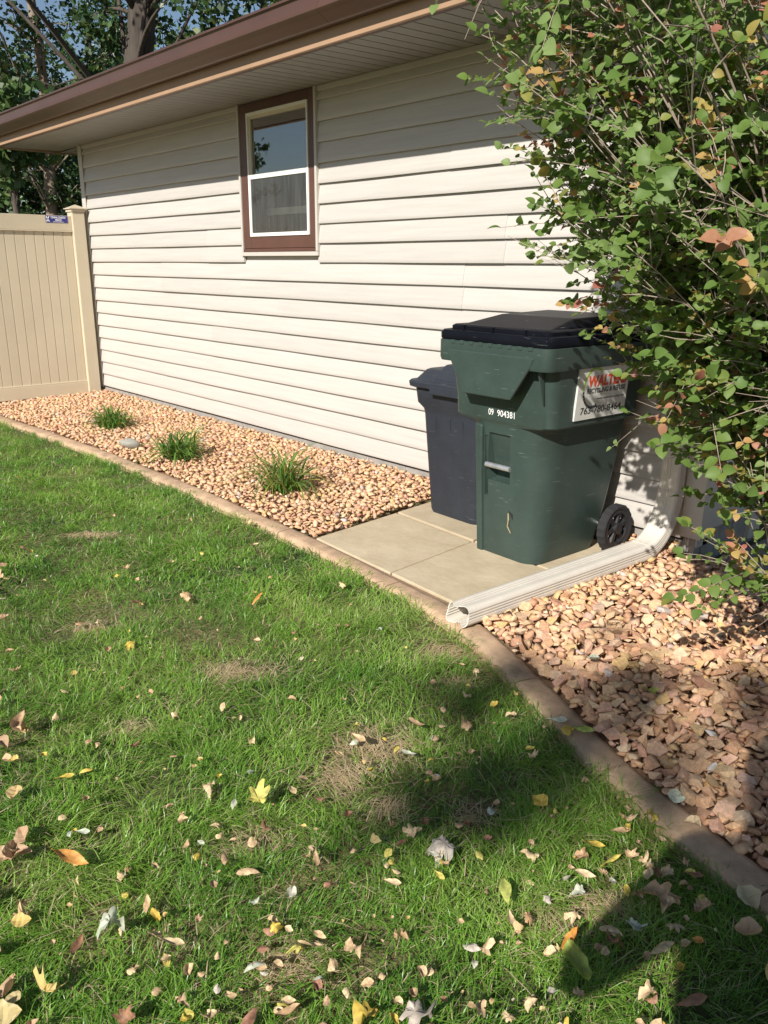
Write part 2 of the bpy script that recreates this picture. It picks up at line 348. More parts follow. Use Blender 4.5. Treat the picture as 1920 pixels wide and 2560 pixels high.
# soffit: one slat for each groove
sof = P('soffit', MB().box(-0.62, XR + .64, -0.622, 0.02, ZS + 0.012, ZS + 0.03).box(-0.62, -0.06, 0.02, 6.5, ZS + .012, ZS + .03), M['dark'])
k = 0; xx = -0.60
while xx < XR + .62:
    y0, y1 = -0.621, -0.001
    if xx < -0.09: y1 = -0.001 - (-0.09 - xx) if False else -0.001
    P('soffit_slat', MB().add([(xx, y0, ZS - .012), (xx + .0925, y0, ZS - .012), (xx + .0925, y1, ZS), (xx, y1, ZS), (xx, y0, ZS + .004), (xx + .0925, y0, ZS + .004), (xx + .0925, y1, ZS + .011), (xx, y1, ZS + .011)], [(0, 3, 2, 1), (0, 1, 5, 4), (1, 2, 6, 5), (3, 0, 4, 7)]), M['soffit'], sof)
    xx += 0.1016
for i in range(62):
    yy = 0.004 + i * .1016
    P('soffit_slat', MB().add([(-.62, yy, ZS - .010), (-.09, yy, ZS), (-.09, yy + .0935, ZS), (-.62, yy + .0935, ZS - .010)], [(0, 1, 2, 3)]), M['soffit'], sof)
P('soffit_channel', MB().box(-0.63, XR + .64, -0.640, -0.615, ZS - 0.020, ZS - 0.008), M['brown'])
# fascia and gutter
P('fascia', MB().box(-0.665, XR + .66, -0.664, -0.640, 2.452, 2.70).box(-0.665, -0.640, -0.64, 6.6, 2.452, 2.70), M['fascia'], bevel=0.003)
gut = [(-0.666, 2.560), (-0.712, 2.557), (-0.724, 2.562), (-0.738, 2.575), (-0.772, 2.590), (-0.788, 2.604), (-0.795, 2.612), (-0.795, 2.622), (-0.789, 2.628), (-0.784, 2.640), (-0.786, 2.682), (-0.792, 2.690), (-0.799, 2.692), (-0.799, 2.704), (-0.788, 2.706), (-0.780, 2.698), (-0.772, 2.62), (-0.668, 2.60), (-0.668, 2.70), (-0.666, 2.70)]
gut = [(y, z - 0.036) for y, z in gut]
a = MB(); seams = [-0.80, 1.9, 4.9, XR + .78]
for s0, s1 in zip(seams[:-1], seams[1:]): a.prism_x(gut, s0 + .001, s1 - .001)
P('gutter', a, M['gutter'], smooth=28)
# hip roof
rx0, rx1, ry0, ry1, rz = -0.70, XR + .68, -0.70, 7.2, 2.70
P('roof', MB().add([(rx0, ry0, rz), (rx1, ry0, rz), (rx1, ry1, rz), (rx0, ry1, rz), (2.9, 3.25, 3.95), (3.3, 3.25, 3.95), (rx0, ry0, rz - .03), (rx1, ry0, rz - .03), (rx1, ry1, rz - .03), (rx0, ry1, rz - .03)],
                   [(0, 1, 5, 4), (1, 2, 5), (2, 3, 4, 5), (3, 0, 4), (0, 6, 7, 1), (1, 7, 8, 2), (2, 8, 9, 3), (3, 9, 6, 0)]), M['roof'])
# ---- window
win = empty('window', (3.388, 0, 1.42)); win.parent = gar; win.matrix_parent_inverse = Matrix.Translation(gar.location).inverted()
def Wp(name, mb_, m, **k): return P2(name, mb_, m, win, **k)
def P2(name, mb_, m, parent, **k):
    o = mb_.build(name, m, None, **k); o.parent = parent; o.matrix_parent_inverse = world_of(parent).inverted(); return o
Wp('channel_trim', MB().box(WX0, WX0 + .022, -0.038, 0.0, WZ0 + .03, ZS - .001).box(WX1 - .022, WX1, -0.038, 0.0, WZ0 + .03, ZS - .001).box(WX0 - .006, WX1 + .003, -0.040, 0.0, WZ0, WZ0 + .028), M['trim'], bevel=0.002)
cx0, cx1 = WX0 + .0235, WX1 - .0235
Wp('casing', MB().box(cx0, cx0 + .098, -0.030, 0.04, 1.470, ZS - .004), M['brown'], bevel=0.003)
Wp('casing', MB().box(cx1 - .070, cx1, -0.030, 0.04, 1.470, ZS - .004), M['brown'], bevel=0.003)
Wp('casing', MB().box(cx0 + .099, cx1 - .071, -0.029, 0.04, 2.405, ZS - .004), M['brown'], bevel=0.003)
Wp('casing', MB().box(cx0 + .099, cx1 - .071, -0.029, 0.04, 1.470, 1.553), M['brown'], bevel=0.003)
Wp('sill', MB().box(cx0 - .001, cx1 + .001, -0.036, 0.04, 1.4445, 1.468), M['brown'], bevel=0.004)
gx0, gx1 = cx0 + .100, cx1 - .072
def frame(x0, x1, z0, z1, w, y0, y1, wt=None, wb=None):
    wt = wt or w; wb = wb or w
    return MB().box(x0, x0 + w, y0, y1, z0, z1).box(x1 - w, x1, y0, y1, z0, z1).box(x0 + w, x1 - w, y0, y1, z1 - wt, z1).box(x0 + w, x1 - w, y0, y1, z0, z0 + wb)
Wp('storm_frame', frame(gx0, gx1, 1.554, 2.403, 0.013, -0.036, 0.01, wt=.02), M['sashwhite'], bevel=0.002)
us = Wp('upper_sash', frame(gx0 + .013, gx1 - .013, 1.968, 2.384, 0.016, -0.020, 0.008, wt=.022, wb=.02), M['sashtan'], bevel=0.002)
ls = Wp('lower_sash', frame(gx0 + .013, gx1 - .013, 1.567, 1.987, 0.012, -0.034, -0.021, wt=.032, wb=.012), M['sashwhite'], bevel=0.002)
def glass(name, refl, tint, dirt):
    m = bpy.data.materials.new(name); m.use_nodes = True; N = m.node_tree.nodes; L = m.node_tree.links; N.remove(N['Principled BSDF'])
    tr = N.new('ShaderNodeBsdfTransparent'); tr.inputs[0].default_value = (*tint, 1); gl = N.new('ShaderNodeBsdfGlossy'); gl.inputs['Roughness'].default_value = 0.012
    fr = N.new('ShaderNodeFresnel'); fr.inputs[0].default_value = refl
    mx = N.new('ShaderNodeMixShader'); L.new(fr.outputs[0], mx.inputs[0]); L.new(tr.outputs[0], mx.inputs[1]); L.new(gl.outputs[0], mx.inputs[2])
    df = N.new('ShaderNodeBsdfDiffuse'); df.inputs[0].default_value = (0.5, 0.49, 0.46, 1)
    tc = N.new('ShaderNodeTexCoord'); mp = N.new('ShaderNodeMapping'); mp.inputs['Scale'].default_value = (38, 1, 3); L.new(tc.outputs['Object'], mp.inputs[0])
    nz = N.new('ShaderNodeTexNoise'); nz.inputs['Scale'].default_value = 1.0; nz.inputs['Detail'].default_value = 5; L.new(mp.outputs[0], nz.inputs['Vector'])
    mr = N.new('ShaderNodeMapRange'); mr.inputs[1].default_value = 0.25; mr.inputs[2].default_value = 0.75; mr.inputs[3].default_value = dirt * 0.5; mr.inputs[4].default_value = dirt * 1.4; L.new(nz.outputs[0], mr.inputs[0])
    m2 = N.new('ShaderNodeMixShader'); L.new(mr.outputs[0], m2.inputs[0]); L.new(mx.outputs[0], m2.inputs[1]); L.new(df.outputs[0], m2.inputs[2]); L.new(m2.outputs[0], N['Material Output'].inputs[0])
    return m
M['glass_up'] = glass('glass_upper', 4.4, (.5, .55, .55), 0.03); M['glass_lo'] = glass('glass_lower', 1.6, (.92, .94, .94), 0.10)
def pane(x0, x1, z0, z1, y): return MB().add([(x0, y, z0), (x1, y, z0), (x1, y, z1), (x0, y, z1)], [(0, 1, 2, 3)])
Wp('pane', pane(gx0 + .026, gx1 - .026, 1.985, 2.364, -0.006), M['glass_up'], fix=False)
Wp('pane', pane(gx0 + .024, gx1 - .024, 1.577, 1.957, -0.0275), M['glass_lo'], fix=False)
Wp('inner_frame', MB().box(2.90, 2.935, 0.16, 0.19, 1.50, 1.86).box(2.936, 3.75, 0.16, 0.185, 1.735, 1.765).box(2.95, 3.6, 0.155, 0.19, 1.715, 1.734), M['sashtan'], bevel=0.002)
Wp('stored_boards', MB().box(2.3, 3.7, 0.6, 0.7, 1.2, 1.75).box(2.0, 3.6, 0.75, 0.82, 1.2, 1.62), M['redbox'])
Wp('room', MB().add([(1.2, 0.11, 1.1), (4.4, 0.11, 1.1), (4.4, 2.2, 1.1), (1.2, 2.2, 1.1), (1.2, 0.11, 2.6), (4.4, 0.11, 2.6), (4.4, 2.2, 2.6), (1.2, 2.2, 2.6)],
               [(0, 1, 2, 3), (4, 5, 6, 7), (1, 2, 6, 5), (2, 3, 7, 6), (3, 0, 4, 7)]), M['interior'])

# ------------------------------------------------------------------ downspout
def sweep(path, prof, name, m, parent, hollow=0.0):
    rings = []; inner = []; Pn = [Vector(p) for p in path]; side = Vector((1, 0, 0))
    for i, p in enumerate(Pn):
        t = (Pn[min(i + 1, len(Pn) - 1)] - Pn[max(i - 1, 0)]).normalized(); a = (side - t * side.dot(t)).normalized(); b = a.cross(t).normalized()
        rings.append([p + a * u + b * v for u, v in prof]); inner.append([p + a * u * (1 - hollow) + b * v * (1 - hollow * 1.3) for u, v in prof])
    mb_ = MB()
    if hollow:
        mb_.loft(rings + list(reversed(inner)), False, False)
    else: mb_.loft(rings)
    return P2(name, mb_, m, parent, smooth=32)
def spout_profile(w, d, rib=0.0026, nr=4):
    pts = []
    def side(p, q, n):                                   # ribbed side from p to q with outward normal n
        p = Vector(p); q = Vector(q); n = Vector(n); out = []
        for i in range(nr):
            for t, h in ((0.05, 0), (0.34, 0), (0.46, -rib), (0.72, -rib), (0.86, 0)):
                s = 0.20 + 0.60 * (i + t) / nr
                out.append(p.lerp(q, s) + n * (h if i < nr - 1 or t < .4 else 0))
        return out
    hw, hd = w / 2, d / 2; c = 0.017
    def corner(cx, cy, a0):
        return [Vector((cx + c * math.cos(R(a0 + 30 * k)), cy + c * math.sin(R(a0 + 30 * k)))) for k in range(4)]
    pts += side((hw, -hd), (hw, hd), (1, 0)); pts += corner(hw - c, hd - c, 0)
    pts += side((hw, hd), (-hw, hd), (0, 1)); pts += corner(-hw + c, hd - c, 90)
    pts += side((-hw, hd), (-hw, -hd), (-1, 0)); pts += corner(-hw + c, -hd + c, 180)
    pts += side((-hw, -hd), (hw, -hd), (0, -1)); pts += corner(hw - c, -hd + c, 270)
    return [(p.x, p.y) for p in pts]
dsp = empty('downspout', (6.675, -0.075, 0.25)); tag(dsp, 'ribbed cream downspout with long extension lying across the slab edge', 'downspout')
prof = spout_profile(0.102, 0.078)
sweep([(6.68, -0.078, 2.35), (6.68, -0.078, 1.4), (6.68, -0.078, 0.335)], prof, 'pipe', M['downspout'], dsp)
el = []
for i in range(13):
    a = R(90 * i / 12); s = 1 + 0.0 * i
    el.append((6.68 - 0.014 * i / 12, -0.078 - 0.21 * (1 - math.cos(a)), 0.078 + 0.262 * (1 - math.sin(a))))
sweep(el, [(u * 1.06, v * 1.07) for u, v in prof], 'elbow', M['downspout'], dsp)
ext = [Vector((6.667, -0.27, 0.078)).lerp(Vector((6.572, -1.425, 0.052)), t) for t in np.linspace(0, 1, 14)]
o = sweep(ext, [(u * 1.10, v * 1.02) for u, v in prof], 'extension', M['downspout'], dsp, hollow=0.045)
for v in o.data.vertices:                                  # dented, crooked open end
    w = o.matrix_world @ v.co if False else v.co
    if v.co.y < -1.40: v.co.y += 0.012 * math.sin(v.co.x * 70 + v.co.z * 40); v.co.z -= 0.004 * math.sin(v.co.x * 55)
P2('wall_strap', MB().box(6.622, 6.738, -0.1205, -0.02, 1.30, 1.33), M['downspout'], dsp)

# ------------------------------------------------------------------ fence
fen = empty('fence', (-0.02, -0.7, 0.0)); tag(fen, 'tan vinyl privacy fence panel with post against the garage', 'fence')
def F(name, mb_, m=None, parent=None, **k): return P2(name, mb_, m or M['fence'], parent or fen, **k)
FX = 0.0
po = F('post', MB().box(FX - .105, FX + .022, -0.19, -0.063, -0.1, 1.845), bevel=0.006)
cap = MB().box(FX - .114, FX + .031, -0.199, -0.054, 1.846, 1.872)
cap.add([(FX - .128, -.213, 1.873), (FX + .045, -.213, 1.873), (FX + .045, -.040, 1.873), (FX - .128, -.040, 1.873), (FX - .128, -.213, 1.880), (FX + .045, -.213, 1.880), (FX + .045, -.04, 1.880), (FX - .128, -.04, 1.880), (FX - .0415, -.1265, 1.918)],
        [(0, 3, 2, 1), (0, 1, 5, 4), (1, 2, 6, 5), (2, 3, 7, 6), (3, 0, 4, 7), (4, 5, 8), (5, 6, 8), (6, 7, 8), (7, 4, 8)])
F('post_cap', cap)
F('rail', MB().box(FX - .06, FX - .008, -2.6, -0.191, 1.664, 1.806).box(FX - .063, FX - .005, -2.6, -0.191, 1.652, 1.6635), bevel=0.003)
F('rail', MB().box(FX - .06, FX - .008, -2.6, -0.191, 0.028, 0.150).box(FX - .056, FX - .012, -2.6, -0.191, 0.1505, 0.166), bevel=0.003)
yy = -0.191
while yy > -2.6:
    F('board', MB().box(FX - .045, FX - .024, yy - 0.0918, yy - 0.0008, 0.16, 1.655), bevel=0.0035); yy -= 0.0945
def text_mesh(body, size, bold=0.0, sx=1.0):
    cu = bpy.data.curves.new('t', 'FONT'); cu.body = body; cu.size = size; cu.offset = bold; cu.extrude = 0.0006; cu.resolution_u = 3
    ob = bpy.data.objects.new('t', cu); COL.objects.link(ob); bpy.context.view_layer.update()
    me = bpy.data.meshes.new_from_object(ob.evaluated_get(bpy.context.evaluated_depsgraph_get())); bpy.data.objects.remove(ob); bpy.data.curves.remove(cu)
    xs_ = [v.co.x for v in me.vertices]; ys_ = [v.co.y for v in me.vertices]
    mx, my = (min(xs_) + max(xs_)) / 2, (min(ys_) + max(ys_)) / 2
    for v in me.vertices: v.co.x = (v.co.x - mx) * sx; v.co.y -= my
    return me, (max(xs_) - min(xs_)) * sx
def put_text(name, body, width, m, parent, mtx, bold=0.0, height=None):
    me, w = text_mesh(body, 1.0, bold)
    s = width / w; hs = (max(v.co.y for v in me.vertices) - min(v.co.y for v in me.vertices))
    sy = height / hs if height else s
    for v in me.vertices: v.co = Vector((v.co.x * s, v.co.y * sy, v.co.z * 0.5))
    me.materials.append(m); me.name = name
    o = bpy.data.objects.new(name, me); link(o, parent); o.matrix_parent_inverse = Matrix.Identity(4); o.matrix_local = mtx; return o
# sign on the rail: local frame x -> world +y, y -> world z, z -> world +x
sg = F('sign', MB().box(FX - .0085, FX - .0050, -0.446, -0.230, 1.737, 1.803), M['navy'])
def fmtx(y, z, rot=0): return Matrix.Translation((FX - .0048 - fen.location.x * 0, y, z)) @ Matrix(((0, 0, 1, 0), (1, 0, 0, 0), (0, 1, 0, 0), (0, 0, 0, 1)))
inv = Matrix.Identity(4)
put_text('lettering', 'TOWN & COUNTRY', 0.150, M['ink_white'], sg, inv @ fmtx(-0.322, 1.786), 0.03, height=0.021)
put_text('lettering', 'FENCE', 0.062, M['ink_white'], sg, fmtx(-0.322, 1.762), 0.03, height=0.019)
F('emblem', MB().box(FX - .0047, FX - .0042, -0.375, -0.270, 1.7425, 1.7465), M['ink_white'], sg)
e = MB()
for y0, z0, y1, z1 in ((-.440, 1.795, -.412, 1.745), (-.412, 1.795, -.440, 1.745)):
    d = Vector((y1 - y0, z1 - z0)).normalized() * .005; n = Vector((-d.y, d.x))
    e.loft([[(FX - .0046, y0 + n.x, z0 + n.y), (FX - .0046, y0 - n.x, z0 - n.y), (FX - .0046, y1 - n.x, z1 - n.y), (FX - .0046, y1 + n.x, z1 + n.y)], [(FX - .0040, y0 + n.x, z0 + n.y), (FX - .0040, y0 - n.x, z0 - n.y), (FX - .0040, y1 - n.x, z1 - n.y), (FX - .0040, y1 + n.x, z1 + n.y)]])
F('emblem', e, M['ink_white'], sg)

# ------------------------------------------------------------------ green cart (local: front is -y)
cart = empty('wheeled_cart', (6.165, -0.42, 0.004), R(-2)); tag(cart, 'dark green wheeled refuse cart with black lid and company sticker', 'cart')
def Cp(name, mb_, m, parent=None, **k): return mb_.build(name, m, parent or cart, **k)
NC = 8
def ring(hw, yf, yb, rf, rb, z):
    pts = []
    for sx, yy, a0, r in ((1, yb - rb, 0, rb), (-1, yb - rb, 90, rb), (-1, yf + rf, 180, rf), (1, yf + rf, 270, rf)):
        for i in range(NC + 1):
            a = R(a0 + 90 * i / NC); pts.append((sx * (hw - r) + r * math.cos(a), yy + r * math.sin(a), z))
    return pts
body_rings = [ring(.200, -.262, .205, .085, .05, 0.0), ring(.207, -.268, .215, .100, .05, 0.03), ring(.222, -.282, .270, .125, .05, 0.22), ring(.238, -.296, .300, .150, .05, 0.42), ring(.250, -.305, .330, .165, .05, 0.638),
              ring(.254, -.307, .333, .160, .05, 0.652), ring(.290, -.310, .340, .070, .05, 0.664), ring(.302, -.312, .343, .052, .05, 0.674), ring(.304, -.318, .345, .052, .05, 0.76), ring(.316, -.335, .352, .055, .05, 0.90), ring(.322, -.350, .356, .055, .05, 0.972)]
body = Cp('body', MB().loft(body_rings, True, True), M['cart'])
def carve(ob, cutters):
    """cut the given closed shapes out of ob for good"""
    tmp = []
    for c_ in cutters:
        k_ = c_.build('cutter'); k_.parent = None; tmp.append(k_); m_ = ob.modifiers.new('b', 'BOOLEAN'); m_.operation = 'DIFFERENCE'; m_.solver = 'EXACT'; m_.object = k_
    par = ob.parent; ob.parent = None; bpy.context.view_layer.update()
    me_ = bpy.data.meshes.new_from_object(ob.evaluated_get(bpy.context.evaluated_depsgraph_get())); ob.modifiers.clear(); ob.data = me_; ob.parent = par
    for k_ in tmp: d_ = k_.data; bpy.data.objects.remove(k_); bpy.data.meshes.remove(d_)
    set_smooth(me_, 38)
def wedge(x0, x1, x2, x3, zb, zt, yb, yt):
    """cutter: mouth x0..x3 in front, floor x1..x2, slanting from depth yb at the bottom to yt at the top"""
    return MB().loft([[(x0, -.45, zb), (x3, -.45, zb), (x3, -.45, zt), (x0, -.45, zt)], [(x0, -.33, zb), (x3, -.33, zb), (x3, -.345, zt), (x0, -.345, zt)], [(x1, yb, zb + .012), (x2, yb, zb + .012), (x2, yt, zt - .012), (x1, yt, zt - .012)]])
carve(body, [wedge(-.082, -.066, .062, .066, .372, .618, -.238, -.292), wedge(-.104, -.098, -.078, -.070, .288, .60, -.262, -.296)])
# front boss: flat lower face with recess, side ribs and the scooped panel
def fy(z): return np.interp(z, [0, .03, .22, .42, .64, .67, .76, .9, .97], [-.262, -.268, -.282, -.296, -.305, -.311, -.318, -.335, -.350])
def face(name, poly, d0, d1, m=None, bev=0.004):
    """slab on the front face; poly: (x, z); stands from d0 behind to d1 in front of the face"""
    mb_ = MB(); mb_.loft([[(x, fy(z) - d0, z) for x, z in poly], [(x, fy(z) - d1, z) for x, z in poly]]); return Cp(name, mb_, m or M['cart'], body, bevel=bev)
face('rib', [(-.150, 0.0), (-.112, 0.0), (-.106, .40), (-.103, .64), (-.150, .645)], -.02, .014, bev=.008)
Cp('lift_bar', MB().tube([(-.084, -.300, .452), (.068, -.300, .452)], 0.0125, 12), M['steel'], smooth=60)
# dried grass stuck in a dark scuff
Cp('straw', MB().tube([(.055, -.284, .235), (.062, -.288, .205), (.055, -.285, .17), (.075, -.283, .14)], [.003, .004, .003, .002], 5), mat('straw', (.33, .27, .15), .9), body)
face('scuff', [(.055, .25), (.085, .235), (.083, .205)], -.02, .0010, M['dark'], 0)
# rim with skirt, apron
rim = [ring(.336, -.400, .372, .05, .05, 0.930), ring(.340, -.404, .374, .05, .05, 0.945), ring(.340, -.404, .374, .05, .05, 1.024), ring(.330, -.394, .365, .045, .05, 1.028), ring(.320, -.350, .350, .045, .05, 1.0)]
rim_in = [ring(.322, -.350, .356, .055, .05, 0.972), ring(.330, -.394, .366, .045, .05, 0.934)]
Cp('rim', MB().loft(rim_in + rim[0:4], False, False), M['cart'], smooth=40)
ap = [(-.255, .985), (.262, .985), (.240, .940), (.135, .792), (-.155, .792), (-.243, .940)]
def ay(z): return np.interp(z, [.79, .985], [-.402, -.4060])
Cp('apron', MB().loft([[(x, ay(z) + .012, z) for x, z in ap], [(x, ay(z) - .003, z) for x, z in ap]]), M['cart'], bevel=0.006)
Cp('apron_web', MB().loft([[(x * .97, -.335, z) for x, z in [(-.21, .93), (.20, .93), (.115, .80), (-.135, .80)]], [(x, ay(z) + .010, z + .004) for x, z in [(-.21, .93), (.20, .93), (.12, .80), (-.14, .80)]]]), M['cart'])
Cp('fin', MB().loft([[(.262, -.345, .95), (.268, -.345, .95), (.268, -.33, .78), (.262, -.33, .78)], [(.262, -.385, .95), (.268, -.385, .95), (.268, -.338, .79), (.262, -.338, .79)]]), M['cart'])
# small ribs under the lid seam
for i in range(9): Cp('tab', MB().box(-.24 + i * .058, -.215 + i * .058, -.4075, -.395, 1.012, 1.028), M['cart'], bevel=0.002)
# lid
lid = Cp('lid', MB().loft([ring(.335, -.400, .372, .05, .05, 1.027), ring(.339, -.405, .376, .055, .05, 1.034), ring(.339, -.405, .376, .055, .05, 1.058), ring(.330, -.395, .370, .05, .05, 1.070), ring(.305, -.368, .355, .045, .045, 1.074)], True, True), M['lid'], smooth=40)
pl = MB().loft([ring(.298, -.362, .33, .035, .04, 1.070), ring(.298, -.362, .33, .035, .04, 1.088), ring(.287, -.350, .325, .03, .04, 1.095)], False, True); Cp('raised_edge', pl, M['lid'], lid, smooth=40)
top = [[(-.262, -.318, 1.092), (.262, -.318, 1.092), (.285, .31, 1.092), (-.285, .31, 1.092)], [(-.215, -.10, 1.134), (.215, -.10, 1.134), (.23, .26, 1.142), (-.23, .26, 1.142)]]
Cp('raised_panel', MB().loft(top, False, True), M['lid'], lid, bevel=0.008)
for i, x in enumerate((-.20, -.02, .17)): Cp('lug', MB().box(x - .006, x + .006, -.372, -.345, 1.072, 1.094), M['lid'], lid, bevel=0.002)
Cp('handle', MB().tube([(-.25, .36, .99), (-.25, .44, 1.0), (.25, .44, 1.0), (.25, .36, .99)], 0.014, 10), M['cart'], smooth=50)
# sticker on the right side (plane x = const); local frame x -> +y, y -> +z, z -> +x
SX = 0.3185
st_o = empty('sticker_frame') if False else None
lean = 0.03
TH = math.atan(.075)
def smtx(y, z, dx=0.0018): return Matrix.Translation((SX + (z - .83) * .075 + dx, y, z)) @ Matrix(((0, math.sin(TH), math.cos(TH), 0), (1, 0, 0, 0), (0, math.cos(TH), -math.sin(TH), 0), (0, 0, 0, 1)))
def splate(y0, y1, z0, z1, d0, d1): return MB().loft([[(SX + (z - .83) * .075 + d0, y, z) for y, z in ((y0, z0), (y1, z0), (y1, z1), (y0, z1))], [(SX + (z - .83) * .075 + d1, y, z) for y, z in ((y0, z0), (y1, z0), (y1, z1), (y0, z1))]])
YL, YR, ZB, ZT = -.172, .196, .698, .944
stk = Cp('sticker', splate(YL, YR, ZB, ZT, -.012, .0014), M['sticker'])
stk['label'] = 'white company sticker with red and black lettering'
put_text('lettering', 'WALTERS', 0.285, M['ink_red'], stk, smtx(.036, .868), 0.045, height=.052)
put_text('lettering', 'RECYCLING & REFUSE', 0.285, M['ink_black'], stk, smtx(.036, .825), 0.02, height=.023)
put_text('lettering', 'www.waltersrecycling.com', 0.205, M['ink_black'], stk, smtx(.074, .786), 0.0, height=.014)
put_text('lettering', '763-780-8464', 0.300, M['ink_black'], stk, smtx(.014, .738), 0.012, height=.033)
def arc(a0, a1, n, rr, w, m, seglen=1.0, cy=-.060, cz=.838):
    mb_ = MB()
    for i in range(n):
        b0 = a0 + (a1 - a0) * i / n; b1 = b0 + (a1 - a0) / n * seglen
        q = [(cy + (rr + s) * math.cos(R(b)) * .82, cz + (rr + s) * math.sin(R(b))) for b, s in ((b0, -w), (b1, -w), (b1, w), (b0, w))]
        mb_.loft([[(SX + (z - .83) * .075 + .0012, y, z) for y, z in q], [(SX + (z - .83) * .075 + .0022, y, z) for y, z in q]])
    return Cp('emblem', mb_, m, stk)
arc(50, 185, 16, .088, .0062, M['ink_green'], 1.0); arc(188, 300, 11, .088, .0062, M['ink_black'], .78)
NT = Matrix(((1, 0, 0, 0), (0, -math.sin(.07), -math.cos(.07), 0), (0, math.cos(.07), -math.sin(.07), 0), (0, 0, 0, 1)))
put_text('lettering', '09', 0.032, M['ink_white'], body, Matrix.Translation((-.052, -.3172, .708)) @ NT, 0.004, height=.030)
put_text('lettering', '904381', 0.105, M['ink_white'], body, Matrix.Translation((.040, -.3172, .708)) @ NT, 0.004, height=.030)
# paler ghost patch of a removed sticker on the lower side
# wheels
def wheel(sx):
    cx = sx * .300; w = empty('wheel', (cx, .225, .122), 0, cart); n = 40
    prof = [(-.022, .101), (-.024, .110), (-.017, .119), (.017, .119), (.024, .110), (.022, .101), (.017, .090), (-.017, .090)]
    rg = []
    for i in range(n):
        a = 2 * math.pi * i / n; k = 1 + (.022 if i % 2 else -.008)
        rg.append([(x, (r if r < .11 else r * k) * math.cos(a), (r if r < .11 else r * k) * math.sin(a)) for x, r in prof])
    rg.append(rg[0]); MB().loft(rg, False, False).build('tyre', M['rubber'], w)
    m_ = 32
    for nm_, r0, r1, x0, x1 in (('rim', .078, .091, -.016, .018), ('hub', .0, .027, -.02, .026)):
        rm = MB()
        for i in range(m_):
            a, b = 2 * math.pi * i / m_, 2 * math.pi * (i + 1) / m_
            q = [(r0, a), (r1, a), (r1, b), (r0, b)]
            rm.loft([[(x0, r * math.cos(t), r * math.sin(t)) for r, t in q], [(x1, r * math.cos(t), r * math.sin(t)) for r, t in q]])
        rm.build(nm_, M['wheel'], w, smooth=40)
    for k in range(6):
        a = R(60 * k + 12); c, s = math.cos(a), math.sin(a); q = [(.020, -.014), (.084, -.021), (.084, .021), (.020, .014)]
        MB().loft([[(-.010, r * c - t * s, r * s + t * c) for r, t in q], [(.012, r * c - t * s * .6, r * s + t * c * .6) for r, t in q]]).build('spoke', M['wheel'], w, bevel=.002)
wheel(1); wheel(-1)
Cp('axle', MB().tube([(-.30, .225, .122), (.30, .225, .122)], .011, 10), M['steel'])

# ------------------------------------------------------------------ charcoal can
can = empty('trash_can', (5.578, -0.228, 0.004), R(-2)); tag(can, 'charcoal plastic trash can with domed lid behind the green cart', 'trash can')
def cring(hw, y0, y1, r, z): return rrect(hw, y0, y1, r, z, 6)
MB().loft([cring(.190, -.188, .168, .055, 0.0), cring(.197, -.196, .176, .06, .02), cring(.238, -.222, .205, .06, .565), cring(.244, -.226, .208, .06, .595), cring(.270, -.245, .222, .055, .628), cring(.276, -.252, .225, .05, .705)], True, True).build('body', M['can'], can, smooth=40)
for x in (-.115, .0, .095):
    MB().loft([[(x * .78 - .003, -.183, .012), (x * .78 + .003, -.183, .012), (x * .78 + .003, -.17, .012), (x * .78 - .003, -.17, .012)], [(x - .003, -.2250, .56), (x + .003, -.2250, .56), (x + .003, -.20, .56), (x - .003, -.20, .56)]]).build('rib', M['can'], can)
cl = MB().loft([cring(.276, -.250, .225, .05, .707), cring(.306, -.278, .228, .06, .718), cring(.310, -.282, .230, .06, .742), cring(.300, -.272, .228, .055, .752), cring(.278, -.250, .222, .05, .754), cring(.238, -.205, .19, .04, .806), cring(.226, -.19, .18, .04, .812)], True, True).build('lid', M['can'], can, smooth=28)
MB().loft([[(-.13, -.245, .765), (.13, -.245, .765), (.13, -.10, .765), (-.13, -.10, .765)], [(-.105, -.165, .840), (.105, -.165, .840), (.105, -.05, .845), (-.105, -.05, .845)]]).build('lid_ridge', M['can'], cl, bevel=.008)
MB().box(-.10, .12, -.289, -.275, .692, .738).build('lid_latch', M['can'], cl, bevel=.004)
MB().box(-.30, -.29, -.02, .05, .69, .72).build('latch', M['can'], cl, bevel=.004)

# ------------------------------------------------------------------ rocks of the bed
def rock_mesh(name, seed, flat=0.55, n=15, m=None):
    r = random.Random(seed); bm = bmesh.new(); ax = (1.0, r.uniform(.62, .9), r.uniform(flat * .75, flat * 1.25))
    for _ in range(n):
        v = Vector((r.gauss(0, 1), r.gauss(0, 1), r.gauss(0, 1))).normalized() * r.uniform(.80, 1.0)
        bm.verts.new((v.x * ax[0] * .5, v.y * ax[1] * .5, v.z * ax[2] * .5))
    res = bmesh.ops.convex_hull(bm, input=bm.verts)
    bmesh.ops.delete(bm, geom=[v for v in bm.verts if not v.link_faces], context='VERTS')
    bmesh.ops.recalc_face_normals(bm, faces=bm.faces)
    me = bpy.data.meshes.new(name); bm.to_mesh(me); bm.free()
    if m: me.materials.append(m)
    return me
ROCK = [(0.0, (.44, .23, .15)), (.10, (.55, .31, .18)), (.34, (.64, .39, .22)), (.55, (.68, .45, .27)), (.70, (.62, .35, .24)), (.80, (.70, .51, .34)), (.92, (.62, .40, .17)), (.98, (.46, .32, .26)), (1.0, (.64, .60, .54))]
M['rock_obj'] = ramp_mat('rock', ROCK, .85, None, bump=.5, bscale=30, noise=.22, nscale=9)
M['rock_att'] = ramp_mat('rock_bed', ROCK, .85, 'rnd', bump=.5, bscale=120, noise=.20, nscale=60)
templ = [rock_mesh('stone', 100 + i, random.Random(i).choice([.38, .45, .52, .60]), 8 + i % 6, M['rock_obj']) for i in range(16)]
